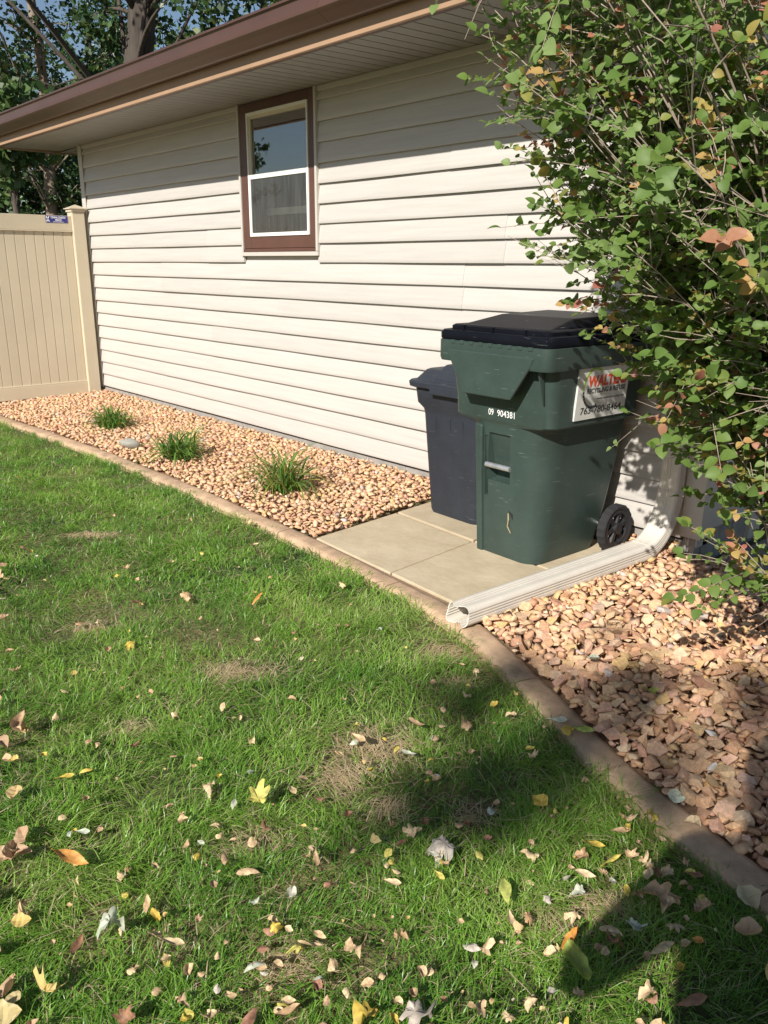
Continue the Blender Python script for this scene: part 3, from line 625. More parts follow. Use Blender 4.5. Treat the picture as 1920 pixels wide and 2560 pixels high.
def bed_z(x, y):
    base = np.interp(y, [-1.9, -1.2, -.5, 0.0], [-.004, 0.0, .012, .030])
    return np.where(x > 6.72, np.interp(y, [-1.9, -1.3, -.5, .1], [-.004, .004, .0, -.02]), base)
def in_bed(x, y):
    c = curb_y(x) + 0.058
    ok = (y > c) & (y < 0.0)
    dt = U.x * W.y - U.y * W.x; u = ((x - O.x) * W.y - (y - O.y) * W.x) / dt; w = (U.x * (y - O.y) - U.y * (x - O.x)) / dt
    ok &= ~((u > -0.015) & (u < 1.25) & (w > -.06))
    ok &= (x > -1.0)
    return ok | ((x > 6.86) & (x < 9.4) & (y > c) & (y < .085))
def scatter(n, x0, x1, y0, y1, smin, smax, zoff, seed):
    r = np.random.default_rng(seed); x = r.uniform(x0, x1, n); y = r.uniform(y0, y1, n); ok = in_bed(x, y); x, y = x[ok], y[ok]
    s = smin + (smax - smin) * r.power(1.6, len(x)) if False else r.triangular(smin, smin + (smax - smin) * .35, smax, len(x))
    return np.c_[x, y, bed_z(x, y) + zoff + r.uniform(-.006, .008, len(x)) + s * .12], s
def dart(pts, s, k=.55):
    keep = []; grid = {}
    order = np.argsort(-s)
    for i in order:
        gx, gy = int(pts[i, 0] / .08), int(pts[i, 1] / .08); bad = False
        for a in (gx - 1, gx, gx + 1):
            for b in (gy - 1, gy, gy + 1):
                for j in grid.get((a, b), ()):
                    if (pts[i, 0] - pts[j, 0]) ** 2 + (pts[i, 1] - pts[j, 1]) ** 2 < (k * .5 * (s[i] + s[j])) ** 2: bad = True; break
                if bad: break
            if bad: break
        if not bad: keep.append(i); grid.setdefault((gx, gy), []).append(i)
    k_ = np.array(keep); return pts[k_], s[k_]
a1 = scatter(18000, -1.0, 6.75, -1.5, 0.0, .028, .058, -.002, 1); a2 = scatter(34000, -1.0, 6.75, -1.5, 0.0, .018, .064, .010, 2)
b1 = scatter(12000, 6.55, 9.4, -2.2, .085, .030, .060, .004, 3); b2 = scatter(38000, 6.55, 9.4, -2.2, .085, .016, .080, .018, 4)
f1 = scatter(9000, 6.55, 9.4, -2.2, .085, .010, .024, .010, 7); f2 = scatter(9000, -1.0, 6.75, -1.5, 0.0, .010, .020, .008, 8)
lay = [dart(*a1, .58), dart(*a2, .58), dart(*b1, .50), dart(*b2, .53), f1, f2]
pts = np.concatenate([l[0] for l in lay]); siz = np.concatenate([l[1] for l in lay]); top = np.concatenate([np.full(len(l[0]), i % 2 if i < 4 else 0) for i, l in enumerate(lay)])
# the largest in view become stones of their own
v = pts - np.array(CAM); depth = v @ np.array(_d); pxx = 960 + FPX * (v @ np.array(_r2)) / depth; pxy = 1280 - FPX * (v @ np.array(_u2)) / depth
vis = (depth > .3) & (pxx > 0) & (pxx < 1915) & (pxy > 0) & (pxy < 2555) & (top == 1)
score = np.where(vis, siz / np.maximum(depth, .1), 0); order = np.argsort(-score)[:300]
single = np.zeros(len(pts), bool); single[order] = True
def rot_rand(r, n, tilt):
    yaw = r.uniform(0, 2 * np.pi, n); tx = r.normal(0, tilt, n); ty = r.normal(0, tilt, n); return yaw, tx, ty
yaw, tx, ty = rot_rand(np.random.default_rng(5), len(pts), .36)
bed = empty('rock_bed', (0, 0, 0)); tag(bed, 'tan and pink crushed landscaping rock beside the garage', 'rock bed', kind='structure')
for i in order:
    o = bpy.data.objects.new('stone', templ[int(i) % len(templ)]); o.location = pts[i]; o.rotation_euler = (tx[i], ty[i], yaw[i]); q = siz[i] * 1.12; o.scale = (q, q, q); link(o, bed)
TV = [np.array([v_.co[:] for v_ in t.vertices]) for t in templ]; TF = [np.array([p.vertices[:] for p in t.polygons]) for t in templ]
VV = []; FF = []; AA = []; n0 = 0; r6 = np.random.default_rng(6)
rest = np.where(~single)[0]; tid = r6.integers(0, len(templ), len(rest)); rnd = r6.uniform(0, 1, len(rest))
for t in range(len(templ)):
    idx = rest[tid == t]; m_ = len(idx)
    if not m_: continue
    B0 = TV[t][None, :, :] * (siz[idx] * 1.12)[:, None, None]
    cx_, sx_ = np.cos(tx[idx])[:, None], np.sin(tx[idx])[:, None]; cy_, sy_ = np.cos(ty[idx])[:, None], np.sin(ty[idx])[:, None]; cz_, sz_ = np.cos(yaw[idx])[:, None], np.sin(yaw[idx])[:, None]
    X, Y, Z = B0[..., 0], B0[..., 1], B0[..., 2]
    Y, Z = Y * cx_ - Z * sx_, Y * sx_ + Z * cx_
    X, Z = X * cy_ + Z * sy_, -X * sy_ + Z * cy_
    X, Y = X * cz_ - Y * sz_, X * sz_ + Y * cz_
    Vt = np.stack([X, Y, Z], -1) + pts[idx][:, None, :]; nv = Vt.shape[1]
    VV.append(Vt.reshape(-1, 3)); FF.append((TF[t][None] + (np.arange(m_) * nv)[:, None, None] + n0).reshape(-1, 3)); AA.append(np.repeat(rnd[tid == t], nv)); n0 += m_ * nv
o = np_mesh('gravel', np.concatenate(VV), None, np.concatenate(FF), M['rock_att'], bed, {'rnd': np.concatenate(AA)}); o['kind'] = 'stuff'

# grey field stone
me = rock_mesh('grey_rock', 7, .75, 60, M['greyrock']); o = bpy.data.objects.new('grey_rock', me); link(o)
o.location = (2.78, -1.02, .055); o.scale = (.19, .17, .15); o.rotation_euler = (0, .15, .75)
ss = o.modifiers.new('s', 'SUBSURF'); ss.levels = 1; ss.render_levels = 2; set_smooth(me, 180)
tag(o, 'smooth grey fieldstone lying beside the middle daylily clump', 'rock')

# ------------------------------------------------------------------ daylily clumps
def ribbon(path_fn, width_fn, n, side):
    """list of vertices and quads for a curved strap leaf"""
    V_ = []; 
    for i in range(n + 1):
        t = i / n; p = path_fn(t); w = width_fn(t); V_ += [p - side * w, p + side * w]
    return V_, [(2 * i, 2 * i + 1, 2 * i + 3, 2 * i + 2) for i in range(n)]
LILY = [(0.0, (.30, .26, .11)), (.07, (.36, .34, .06)), (.12, (.14, .25, .045)), (.5, (.095, .20, .034)), (.85, (.075, .16, .03)), (1.0, (.17, .29, .055))]
M['lily'] = ramp_mat('lily_leaf', LILY, .42, 'rnd', trans=.28, spec=.4)
def daylily(loc, n, length, seed, label, dead=1.0):
    r = random.Random(seed); root = empty('daylily', loc); V_ = []; F_ = []; A_ = []
    for k in range(n):
        a = r.uniform(0, 2 * math.pi); L_ = length * r.uniform(.55, 1.12); lean = r.uniform(.35, 1.15); b = Vector((math.cos(a), math.sin(a), 0)); s = Vector((-b.y, b.x, 0)); q = Vector((r.gauss(0, .05), r.gauss(0, .05), -.01))
        up = L_ * (1.05 - .55 * lean); out = L_ * (.25 + .72 * lean); droop = L_ * r.uniform(.10, .75) * lean
        f = lambda t: q + b * (out * t ** 1.15) + Vector((0, 0, max(up * t * (2 - t) * .9 - droop * t * t * t, .004 if t > .2 else -.01)))
        w0 = r.uniform(.0035, .0068)
        v_, f_ = ribbon(f, lambda t: w0 * (1 - t ** 3) * (.75 + .6 * t * (1 - t) * 2), 7, s + Vector((0, 0, r.uniform(-.4, .4))))
        m0 = len(V_); V_ += v_; F_ += [tuple(i + m0 for i in g_) for g_ in f_]; A_ += [r.random() ** dead] * len(v_)
    o = np_mesh('leaves', np.array([tuple(v_) for v_ in V_]), np.array(F_), None, M['lily'], root, {'rnd': A_}, True)
    tag(root, label, 'plant', 'daylily clumps in the rock bed'); return root
daylily((1.92, -.78, .03), 230, .27, 1, 'small dense green daylily clump nearest the fence')
daylily((3.34, -.885, .03), 190, .34, 2, 'middle daylily clump beside the grey fieldstone')
daylily((4.54, -.83, .03), 150, .42, 3, 'sprawling daylily clump with yellowed blades nearest the slabs', 1.9)
# ------------------------------------------------------------------ lawn
def vnoise(x, y, scale, seed):
    r = np.random.default_rng(seed); G = r.uniform(0, 1, (128, 128)); u = x / scale + 40.0; v_ = y / scale + 40.0
    i, j = np.floor(u).astype(int), np.floor(v_).astype(int); a, b = u - i, v_ - j; a = a * a * (3 - 2 * a); b = b * b * (3 - 2 * b)
    g_ = lambda p, q: G[p % 128, q % 128]
    return g_(i, j) * (1 - a) * (1 - b) + g_(i + 1, j) * a * (1 - b) + g_(i, j + 1) * (1 - a) * b + g_(i + 1, j + 1) * a * b
PATCH0 = [(6.31, -2.25, .20, .09), (6.66, -1.60, .12, .10), (6.97, -2.18, .17, .13), (7.02, -2.35, .12, .10), (7.20, -2.36, .09, .07), (7.37, -2.20, .07, .06), (6.40, -2.70, .09, .06), (4.49, -2.03, .22, .06), (7.78, -2.23, .10, .08), (7.74, -2.35, .09, .07), (7.09, -2.69, .12, .06), (6.80, -1.50, .08, .07), (6.86, -1.72, .08, .06), (5.6, -2.5, .14, .07), (7.45, -2.85, .10, .07)]
PATCH = [(a_, b_, c_ * .8, d_ * .8) for a_, b_, c_, d_ in PATCH0]
def bare(x, y):
    b = np.zeros_like(x)
    for px, py, ra, rb in PATCH:
        dx, dy = (x - px) * .745 - (y - py) * -.667, (x - px) * -.667 * -1 * -1 + 0 * y if False else (y - py)
        u = (x - px) * .667 + (y - py) * .745; w = -(x - px) * .745 + (y - py) * .667
        b = np.maximum(b, np.exp(-((u / (ra * .85)) ** 2 + (w / (rb * .85)) ** 2) ** 1.2))
    return b
def forward(x, y): return (x - CAM.x) * -.748 + (y - CAM.y) * .664
def lateral(x, y): return (x - CAM.x) * .664 + (y - CAM.y) * .748
rg_ = np.random.default_rng(21)
n = 1500000; x = rg_.uniform(-1.0, 10.0, n); y = rg_.uniform(-6.5, -1.2, n)
s = forward(x, y); l = lateral(x, y)
inview = (s > .75) & (np.abs(l) < .56 * s + .35)
dens = np.where(inview, np.clip(27000 / np.maximum(s, 1.2) ** 0.70, 6500, 24000), np.where((s > -1.0) & (np.abs(l) < 3.5), 1800, 700))
cl_ = vnoise(x, y, .11, 3); cl2 = vnoise(x, y, .45, 4); br = bare(x, y)
keep = rg_.uniform(0, 1, n) < dens / (n / (11.0 * 5.3)) * (.45 + .9 * cl_) * (1 - .70 * br)
keep &= y < curb_y(x) - .040 + .012 * np.sin(x * 31) * np.sin(x * 13)
keep &= (x > .05) | (y < -2.0)
x, y, cl_, cl2, br, s, inview = (q[keep] for q in (x, y, cl_, cl2, br, s, inview)); nb = len(x)
xs_, ys_ = [], []
for px_, py_, ra_, rb_ in PATCH:
    m_ = int(11000 * ra_ * rb_ * 3.0); u_ = rg_.normal(0, .50, m_) * ra_; w_ = rg_.normal(0, .50, m_) * rb_; xs_.append(px_ + u_ * .667 - w_ * .745); ys_.append(py_ + u_ * .745 + w_ * .667)
xs_ = np.concatenate(xs_); ys_ = np.concatenate(ys_); ok_ = ys_ < curb_y(xs_) - .06; xs_, ys_ = xs_[ok_], ys_[ok_]; nst = len(xs_)
x = np.r_[x, xs_]; y = np.r_[y, ys_]; cl_ = np.r_[cl_, np.full(nst, .5)]; cl2 = np.r_[cl2, np.full(nst, .5)]; br = np.r_[br, np.full(nst, .6)]; s = np.r_[s, forward(xs_, ys_)]; nb = len(x)
edge = (curb_y(x) - .045 - y) < .035
H = (.026 + .040 * rg_.beta(2.2, 2.2, nb) + .030 * (cl2 - .4)) * (.75 + .5 * cl_) * (1 - .55 * br); H = np.clip(H * .86, .012, .080)
H = np.where(edge, H * 1.15, H)
wd = rg_.uniform(.0006, .0015, nb) * np.where(s > 3.2, 1.5, 1.0)
az = rg_.uniform(0, 2 * np.pi, nb) * .75 + 2 * np.pi * 1.3 * vnoise(x, y, .16, 6); lean = np.abs(rg_.normal(.85, .42, nb)) + .15
straw = rg_.uniform(0, 1, nb) < (.075 + .62 * br); straw[nb - nst:] = True
lean = np.where(straw, lean + .6, lean); lean[nb - nst:] = rg_.uniform(1.6, 2.6, nst)
bx, by = np.cos(az), np.sin(az); fx, fy_ = -by, bx
tw = rg_.normal(0, .6, nb); fx, fy_ = fx * np.cos(tw) - fy_ * np.sin(tw), fx * np.sin(tw) + fy_ * np.cos(tw)
lev = []
for t, wf in ((0, .8), (.45, 1.0), (.80, .7)):
    ox = H * lean * t ** 1.6; oz = H * (t - .30 * np.clip(lean, 0, 1.6) * t * t)
    for sg_ in (-1, 1): lev.append(np.stack([x + bx * ox + fx * wd * wf * sg_, y + by * ox + fy_ * wd * wf * sg_, -.032 + np.maximum(oz, .002) * 1.0 + .004], -1))
ox = H * lean; oz = H * (1 - .38 * np.clip(lean, 0, 1.6)); lev.append(np.stack([x + bx * ox, y + by * ox, -.028 + np.maximum(oz, .004)], -1))
GV = np.stack(lev, 1).reshape(-1, 3); base = (np.arange(nb) * 7)[:, None]
Q = np.concatenate([base + np.array([0, 1, 3, 2]), base + np.array([2, 3, 5, 4])]); T = base + np.array([4, 5, 6])
hue = np.clip(.16 + .84 * (.50 * rg_.uniform(0, 1, nb) ** 1.3 + .34 * cl2 + .50 * vnoise(x, y, .22, 9) - .17), .14, 1); hue = np.where(straw, rg_.uniform(0, .09, nb), hue)
GRASS = [(0.0, (.56, .44, .28)), (.05, (.64, .52, .34)), (.10, (.42, .35, .17)), (.14, (.048, .130, .022)), (.36, (.115, .260, .034)), (.62, (.195, .365, .048)), (.82, (.28, .445, .075)), (1.0, (.38, .51, .16))]
M['grass'] = ramp_mat('grass_blade', GRASS, .38, 'rnd', trans=.36, spec=.5)
go = np_mesh('lawn', GV, Q, T, M['grass'], None, {'rnd': np.repeat(hue, 7)}, True); tag(go, 'short green mown grass of the lawn', 'grass', kind='stuff')

# ------------------------------------------------------------------ fallen leaves
def leaf_ovate(length, width, curl, fold, twist, seed, tip=1.4, stem=.25):
    r = random.Random(seed); V_ = []; F_ = []; nt, nw = 8, 4
    for i in range(nt + 1):
        t = i / nt; w = width * .5 * (math.sin(math.pi * t ** .8) ** .85 if 0 < t < 1 else 0.001)
        jl, jr = r.uniform(.78, 1.08), r.uniform(.78, 1.08)
        for j in range(nw + 1):
            u = -1 + 2 * j / nw; yy_ = u * w * (jl if u < 0 else jr); xx_ = (t - .5) * length
            z_ = fold * abs(u) * w + r.gauss(0, .07) * width * .35
            a = (t - .5) * curl; rad = length / curl if abs(curl) > .05 else 1e6
            px_, pz_ = (math.sin(a) * rad, (1 - math.cos(a)) * rad) if rad < 1e5 else (xx_, 0)
            tw_ = twist * (t - .5); V_.append((px_, yy_ * math.cos(tw_) - z_ * math.sin(tw_), pz_ + z_ * math.cos(tw_) + yy_ * math.sin(tw_)))
    for i in range(nt):
        for j in range(nw): a = i * (nw + 1) + j; F_.append((a, a + 1, a + nw + 2, a + nw + 1))
    e0 = Vector(V_[nw // 2]); d_ = Vector((-1, r.uniform(-.5, .5), r.uniform(-.1, .5))).normalized() * length * stem; sd = Vector((0, .0011, 0)); k0 = len(V_)
    V_ += [tuple(e0 - sd), tuple(e0 + sd), tuple(e0 + d_ * .6 + sd + Vector((0, .002, .003))), tuple(e0 + d_ * .6 - sd + Vector((0, .002, .003))), tuple(e0 + d_ + sd), tuple(e0 + d_ - sd)]; F_ += [(k0, k0 + 1, k0 + 2, k0 + 3), (k0 + 3, k0 + 2, k0 + 4, k0 + 5)]
    return V_, F_
def leaf_maple(size, curl, seed, cup=.5):
    r = random.Random(seed); V_ = [(0, 0, 0)]; F_ = []; n_ = 30; ph = r.uniform(0, 6)
    lobes = [(90, .90 + r.uniform(-.1, .08)), (38, .80 + r.uniform(-.12, .08)), (142, .80 + r.uniform(-.12, .08)), (-22, .55), (202, .55)]
    rad = []
    for i in range(n_):
        a = -90 + 360 * i / n_; v_ = .34
        for la, lr in lobes:
            d_ = abs((a - la + 180) % 360 - 180); v_ = max(v_, lr * max(0, 1 - (d_ / 40.0) ** 1.35) + .06)
        rad.append(v_ * size * .62 * r.uniform(.82, 1.08))
    ca, sa = math.cos(ph), math.sin(ph)
    def bend(x_, y_):
        u = x_ * ca + y_ * sa; w = -x_ * sa + y_ * ca; k_ = curl / size; a = u * k_
        z_ = (1 - math.cos(a)) / k_; u2 = math.sin(a) / k_
        z_ += cup * (w * w) / size * math.sin(ph * 3 + u / size * 4) + r.gauss(0, .030) * size
        return (u2 * ca - w * sa, u2 * sa + w * ca, z_)
    for f_ in (.5, 1.0):
        for i in range(n_): a = R(-90 + 360 * i / n_); V_.append(bend(rad[i] * f_ * math.cos(a), rad[i] * f_ * math.sin(a)))
    for i in range(n_): k_ = (i + 1) % n_; F_ += [(0, 1 + i, 1 + k_), (1 + i, 1 + n_ + i, 1 + n_ + k_, 1 + k_)]
    st = Vector(V_[1]); d_ = Vector((r.uniform(-.4, .4), -1, r.uniform(0, .5))).normalized() * size * .8; sd = Vector((.0012, 0, 0)); k0 = len(V_)
    V_ += [tuple(st - sd), tuple(st + sd), tuple(st + d_ * .5 + sd + Vector((.004, 0, .004))), tuple(st + d_ * .5 - sd + Vector((.004, 0, .004))), tuple(st + d_ + sd), tuple(st + d_ - sd)]; F_ += [(k0, k0 + 1, k0 + 2, k0 + 3), (k0 + 3, k0 + 2, k0 + 4, k0 + 5)]
    return V_, F_
LM = {'tan': [(0, (.44, .29, .17)), (.35, (.60, .43, .25)), (.7, (.66, .50, .30)), (1, (.52, .32, .17))],
      'yellow': [(0, (.55, .38, .07)), (.5, (.62, .48, .10)), (1, (.50, .45, .12))],
      'pale': [(0, (.42, .46, .36)), (.5, (.52, .54, .42)), (1, (.50, .42, .36))],
      'brown': [(0, (.20, .10, .06)), (.5, (.30, .16, .09)), (1, (.38, .19, .13))],
      'orange': [(0, (.55, .24, .05)), (1, (.58, .30, .10))], 'green': [(0, (.30, .36, .07)), (1, (.42, .44, .12))]}
LMAT = {k: ramp_mat('fallen_leaf_' + k, v_, .6, None, trans=.18, noise=.42, nscale=5) for k, v_ in LM.items()}
SHAPES = {'oval': [leaf_ovate(1, .70, c_, f_, t_, i, stem=.35) for i, (c_, f_, t_) in enumerate([(1.3, .8, .5), (2.2, 1.1, -.9), (-1.0, .7, .6), (.7, .5, .2), (2.8, 1.2, 1.2)])],
          'long': [leaf_ovate(1, .36, c_, f_, t_, 20 + i, stem=.3) for i, (c_, f_, t_) in enumerate([(1.0, .6, .9), (1.8, .9, -1.0), (.5, .4, 1.6)])],
          'lobed': [leaf_maple(1, c_, 40 + i, q_) for i, (c_, q_) in enumerate([(2.4, 2.0), (3.4, 2.4), (4.2, 2.6), (2.8, -2.8), (3.8, 2.8), (5.0, 2.2)])]}
LMESH = {}
def leaf_mesh(shape, k, color):
    key = (shape, k, color)
    if key not in LMESH:
        v_, f_ = SHAPES[shape][k]; me = bpy.data.meshes.new('fallen_leaf'); me.from_pydata(v_, [], f_); me.materials.append(LMAT[color]); set_smooth(me, 180); LMESH[key] = me
    return LMESH[key]
NAMES = {('oval', 'tan'): 'small oval tan fallen leaf on the lawn', ('oval', 'yellow'): 'small oval yellow fallen leaf on the lawn', ('oval', 'pale'): 'small oval whitish fallen leaf on the lawn', ('oval', 'brown'): 'small oval brown fallen leaf on the lawn', ('oval', 'orange'): 'small oval orange fallen leaf on the lawn',
         ('lobed', 'tan'): 'curled lobed tan fallen leaf on the lawn', ('lobed', 'yellow'): 'lobed yellow fallen leaf on the lawn', ('lobed', 'pale'): 'lobed leaf lying pale underside up on the lawn', ('lobed', 'brown'): 'curled lobed brown fallen leaf on the lawn',
         ('long', 'tan'): 'narrow rolled tan fallen leaf on the lawn', ('long', 'brown'): 'narrow rolled brown fallen leaf on the lawn', ('long', 'yellow'): 'narrow yellow fallen leaf on the lawn', ('long', 'pale'): 'narrow whitish fallen leaf on the lawn'}
def drop(shape, color, k, size, x_, y_, z_=None, rot=None, label=None, cat='leaf'):
    o = bpy.data.objects.new('fallen_leaf', leaf_mesh(shape, k, color)); o.location = (x_, y_, .024 if z_ is None else z_); o.scale = (size,) * 3
    o.rotation_euler = rot or (random.gauss(0, .3) + (math.pi if random.random() < .45 else 0), random.gauss(0, .3), random.uniform(0, 6.28)); link(o)
    if label: tag(o, label, 'leaf')
    else:
        s_ = (x_ - CAM.x) * -.748 + (y_ - CAM.y) * .664; near_curb = curb_y(x_) - y_ < .28; bare_ = any(math.hypot(x_ - a_, y_ - b_) < .16 for a_, b_, _, _ in PATCH)
        where = 'beside the curb' if near_curb else 'beside a bare straw patch' if bare_ else 'in the shadowed corner' if x_ > 7.86 else 'along the bottom of the picture' if s_ < 1.32 else 'in the near lawn' if s_ < 1.75 else 'in the middle of the lawn' if s_ < 2.6 else 'in the far lawn'
        lb = NAMES[(shape, color)].replace('on the lawn', where); tag(o, lb, 'leaf', lb.replace(' fallen leaf', ' fallen leaves').replace(' leaf lying', ' leaves lying'))
    return o
# leaves one can tell apart
drop('oval', 'yellow', 3, .060, 7.492, -2.076, label='bright yellow squarish leaf in a sunny spot by the curb')
drop('lobed', 'pale', 1, .105, 7.439, -2.381, .03, (math.pi, .2, .4), 'large pale green cupped leaf with holes beside a brown patch')
drop('long', 'orange', 1, .065, 7.829, -2.404, .045, (.3, -.9, 1.2), 'small orange leaf standing upright above the long green leaf')
drop('long', 'green', 1, .11, 7.875, -2.445, .035, (.2, .1, -.5), 'long yellow green twisted leaf below the upright orange leaf')
drop('lobed', 'yellow', 0, .085, 7.008, -2.630, .034, (.3, .1, .8), 'large half yellow half brown leaf in the middle of the lawn')
drop('lobed', 'pale', 2, .11, 7.154, -3.094, .036, (math.pi, .2, 2.0), 'large crumpled grey white leaf with dark spots')
drop('lobed', 'tan', 2, .10, 7.877, -2.147, .03, (.2, .2, 1.0), 'large cream leaf lying inside the dark shadow near the curb')
drop('lobed', 'yellow', 3, .085, 7.674, -2.822, .03, (.1, .2, 3.0), 'star shaped golden yellow leaf beside tan leaves')
drop('lobed', 'pale', 3, .095, 7.730, -2.755, .03, (math.pi, .1, 1.6), 'pale green leaf with bright green tip')
drop('lobed', 'tan', 1, .085, 5.638, -2.106, .03, None, 'tan curled leaf alone in the far part of the lawn')
drop('long', 'orange', 0, .080, 5.872, -1.90, .035, None, 'orange curled leaf alone near the paving slabs')
drop('long', 'tan', 1, .11, 6.236, -2.979, .035, (.1, 0, 2.4), 'long rolled tan leaf at the edge of the picture')
drop('long', 'orange', 2, .10, 6.908, -3.083, .035, (.1, .2, .6), 'straight narrow rust orange leaf lying in long grass')
drop('long', 'green', 2, .075, 7.649, -2.399, .035, (.2, .1, -.7), 'folded green and white leaf beside a bare patch')
dr = random.Random(5); cnt = 14; spots = []
while cnt < 292:
    x_, y_ = dr.uniform(2.0, 8.6), dr.uniform(-4.2, -1.30)
    s_ = (x_ - CAM.x) * -.748 + (y_ - CAM.y) * .664; l_ = (x_ - CAM.x) * .664 + (y_ - CAM.y) * .748
    if s_ < 1.13 or abs(l_) > .465 * s_ + .03: continue
    if y_ > curb_y(x_) - .04: continue
    pr = min(1, math.exp(-1.75 * (s_ - 1.2))) * (.15 + 1.6 * float(vnoise(np.array([x_]), np.array([y_]), .22, 31)[0]) ** 1.5)
    if dr.random() > max(pr, .006): continue
    sh = dr.choices(['oval', 'lobed', 'long'], [.60, .22, .18])[0]
    co = dr.choices(['tan', 'yellow', 'pale', 'brown', 'orange'], [.60, .17, .09, .09, .05])[0]
    if sh != 'oval' and co == 'orange': co = 'tan'
    sz = {'oval': dr.uniform(.017, .034), 'lobed': dr.uniform(.034, .062), 'long': dr.uniform(.035, .07)}[sh]
    random.seed(cnt * 7 + 1); drop(sh, co, dr.randrange(len(SHAPES[sh])), sz, x_, y_, .008 + .012 * dr.random() + sz * .10); cnt += 1
# a few on the rocks and the curb
for i, (sh, co, x_, y_, z_, lb) in enumerate([('oval', 'pale', 7.155, -1.36, .062, 'round pale green leaf lying on the sunny rocks'), ('oval', 'green', 7.42, -1.42, .065, 'small dark green leaf lying on the rocks'), ('long', 'green', 7.36, -1.70, .03, 'narrow yellow green leaf across the curb joint'), ('oval', 'yellow', 7.33, -1.735, .03, 'small yellow leaf at the lawn edge of the curb'),
                                             ('long', 'brown', 7.56, -1.55, .07, 'narrow brown leaf on the rocks near the curb'), ('oval', 'tan', 7.80, -1.86, .03, 'pinkish tan leaf on the shaded curb'), ('oval', 'pale', 7.72, -1.80, .035, 'small whitish leaf on the curb')]):
    random.seed(900 + i); drop(sh, co, i % 3, .05 if sh == 'oval' else .07, x_, y_, z_, None, lb)
# crumbs and leaves beyond the picture's edge: one mass
V_ = []; F_ = []; A_ = []
for i in range(2600):
    x_, y_ = dr.uniform(4.5, 10.0), dr.uniform(-6.0, -1.5)
    s_ = (x_ - CAM.x) * -.748 + (y_ - CAM.y) * .664; l_ = (x_ - CAM.x) * .664 + (y_ - CAM.y) * .748
    small = s_ > 1.1 and abs(l_) < .48 * s_ + .05
    if y_ > curb_y(x_) - .05: continue
    if small and dr.random() > math.exp(-1.25 * (s_ - 1.15)): continue
    v_, f_ = SHAPES['oval'][i % 5] if i % 6 else SHAPES['lobed'][i % 5]; q = (dr.uniform(.009, .016) if i % 3 else dr.uniform(.018, .034)) if small else dr.uniform(.03, .08)
    mt = Matrix.Translation((x_, y_, .022)) @ Matrix.Rotation(dr.uniform(0, 6.28), 4, 'Z') @ Matrix.Rotation(dr.gauss(0, .4), 4, 'X') @ Matrix.Scale(q, 4)
    k0 = len(V_); V_ += [tuple(mt @ Vector(p)) for p in v_]; F_ += [tuple(k + k0 for k in g_) for g_ in f_]; A_ += [dr.random()] * len(v_)
M['crumb'] = ramp_mat('leaf_crumbs', [(0, (.36, .22, .13)), (.5, (.55, .38, .23)), (.8, (.58, .44, .14)), (1, (.46, .42, .33))], .6, 'rnd', trans=.15)
me = bpy.data.meshes.new('leaf_litter'); me.from_pydata(V_, [], F_); me.materials.append(M['crumb']); at_ = me.attributes.new('rnd', 'FLOAT', 'POINT'); at_.data.foreach_set('value', A_)
tag(link(bpy.data.objects.new('leaf_litter', me)), 'tiny tan leaf crumbs strewn through the grass', 'leaf litter', kind='stuff')

# ------------------------------------------------------------------ shrub
SHRUB = [(0.0, (.40, .20, .12)), (.03, (.42, .15, .12)), (.05, (.48, .30, .12)), (.10, (.42, .32, .10)), (.13, (.25, .25, .06)), (.20, (.15, .225, .050)), (.5, (.115, .195, .045)), (.8, (.165, .25, .07)), (1.0, (.22, .30, .11))]
M['shrub_obj'] = ramp_mat('shrub_leaf', SHRUB, .50, 'object colour', trans=.38, spec=.3, noise=.10, nscale=4)
M['shrub_att'] = ramp_mat('shrub_foliage', SHRUB, .50, 'rnd', trans=.38, spec=.3)
def shrub_leaf():
    V_ = []; F_ = []; nt = 5
    for i in range(nt + 1):
        t = i / nt; w = .41 * (math.sin(math.pi * min(1, t ** .75)) ** .7 if 0 < t < 1 else .02)
        for u in (-1, 0, 1): V_.append((t + .06, u * w, .30 * abs(u) * w - .22 * t * t + .03 * u))
    for i in range(nt):
        for j in range(2): a = i * 3 + j; F_.append((a, a + 1, a + 4, a + 3))
    return np.array(V_), np.array(F_)
SV, SF = shrub_leaf(); sme = bpy.data.meshes.new('leaf'); sme.from_pydata(SV.tolist(), [], SF.tolist()); sme.materials.append(M['shrub_obj']); set_smooth(sme, 180)
shr = empty('shrub', (7.55, -.85, 0)); tag(shr, 'tall honeysuckle shrub with green and reddish leaves at the garage corner', 'shrub')
sr = random.Random(77); AX = Vector((7.52, -.98, 0)); stems = MB(); twigs = MB(); leaves = []
def RAD(z): return float(np.interp(z, [.15, .5, 1.0, 1.25, 1.5, 2.2, 2.7, 3.1], [.30, .37, .47, .60, .82, 1.08, 1.0, .4]))
def blocked(p):
    return (p.y > -.12 and p.x < 6.95) or (p.y > -.88 and p.z > 2.36 and p.x < 7.6) or (p.x < 6.60 and p.y > -.9 and p.z < 1.22) or p.z < .06 or (p.x < 6.80 and p.y > -.22 and p.z < 2.4)
def add_leaf(p, d_, size):
    if blocked(p + d_ * size): return
    up = Vector((sr.gauss(.15, .45), sr.gauss(-.75, .45), sr.gauss(.75, .3))).normalized(); x_ = d_.normalized(); z_ = (up - x_ * up.dot(x_))
    if z_.length < .1: return
    z_.normalize(); y_ = z_.cross(x_); leaves.append((p.copy(), x_, y_, z_, size, min(.999, max(0, hue_t + sr.gauss(0, .07)))))
nbr = 220; hue_t = .5
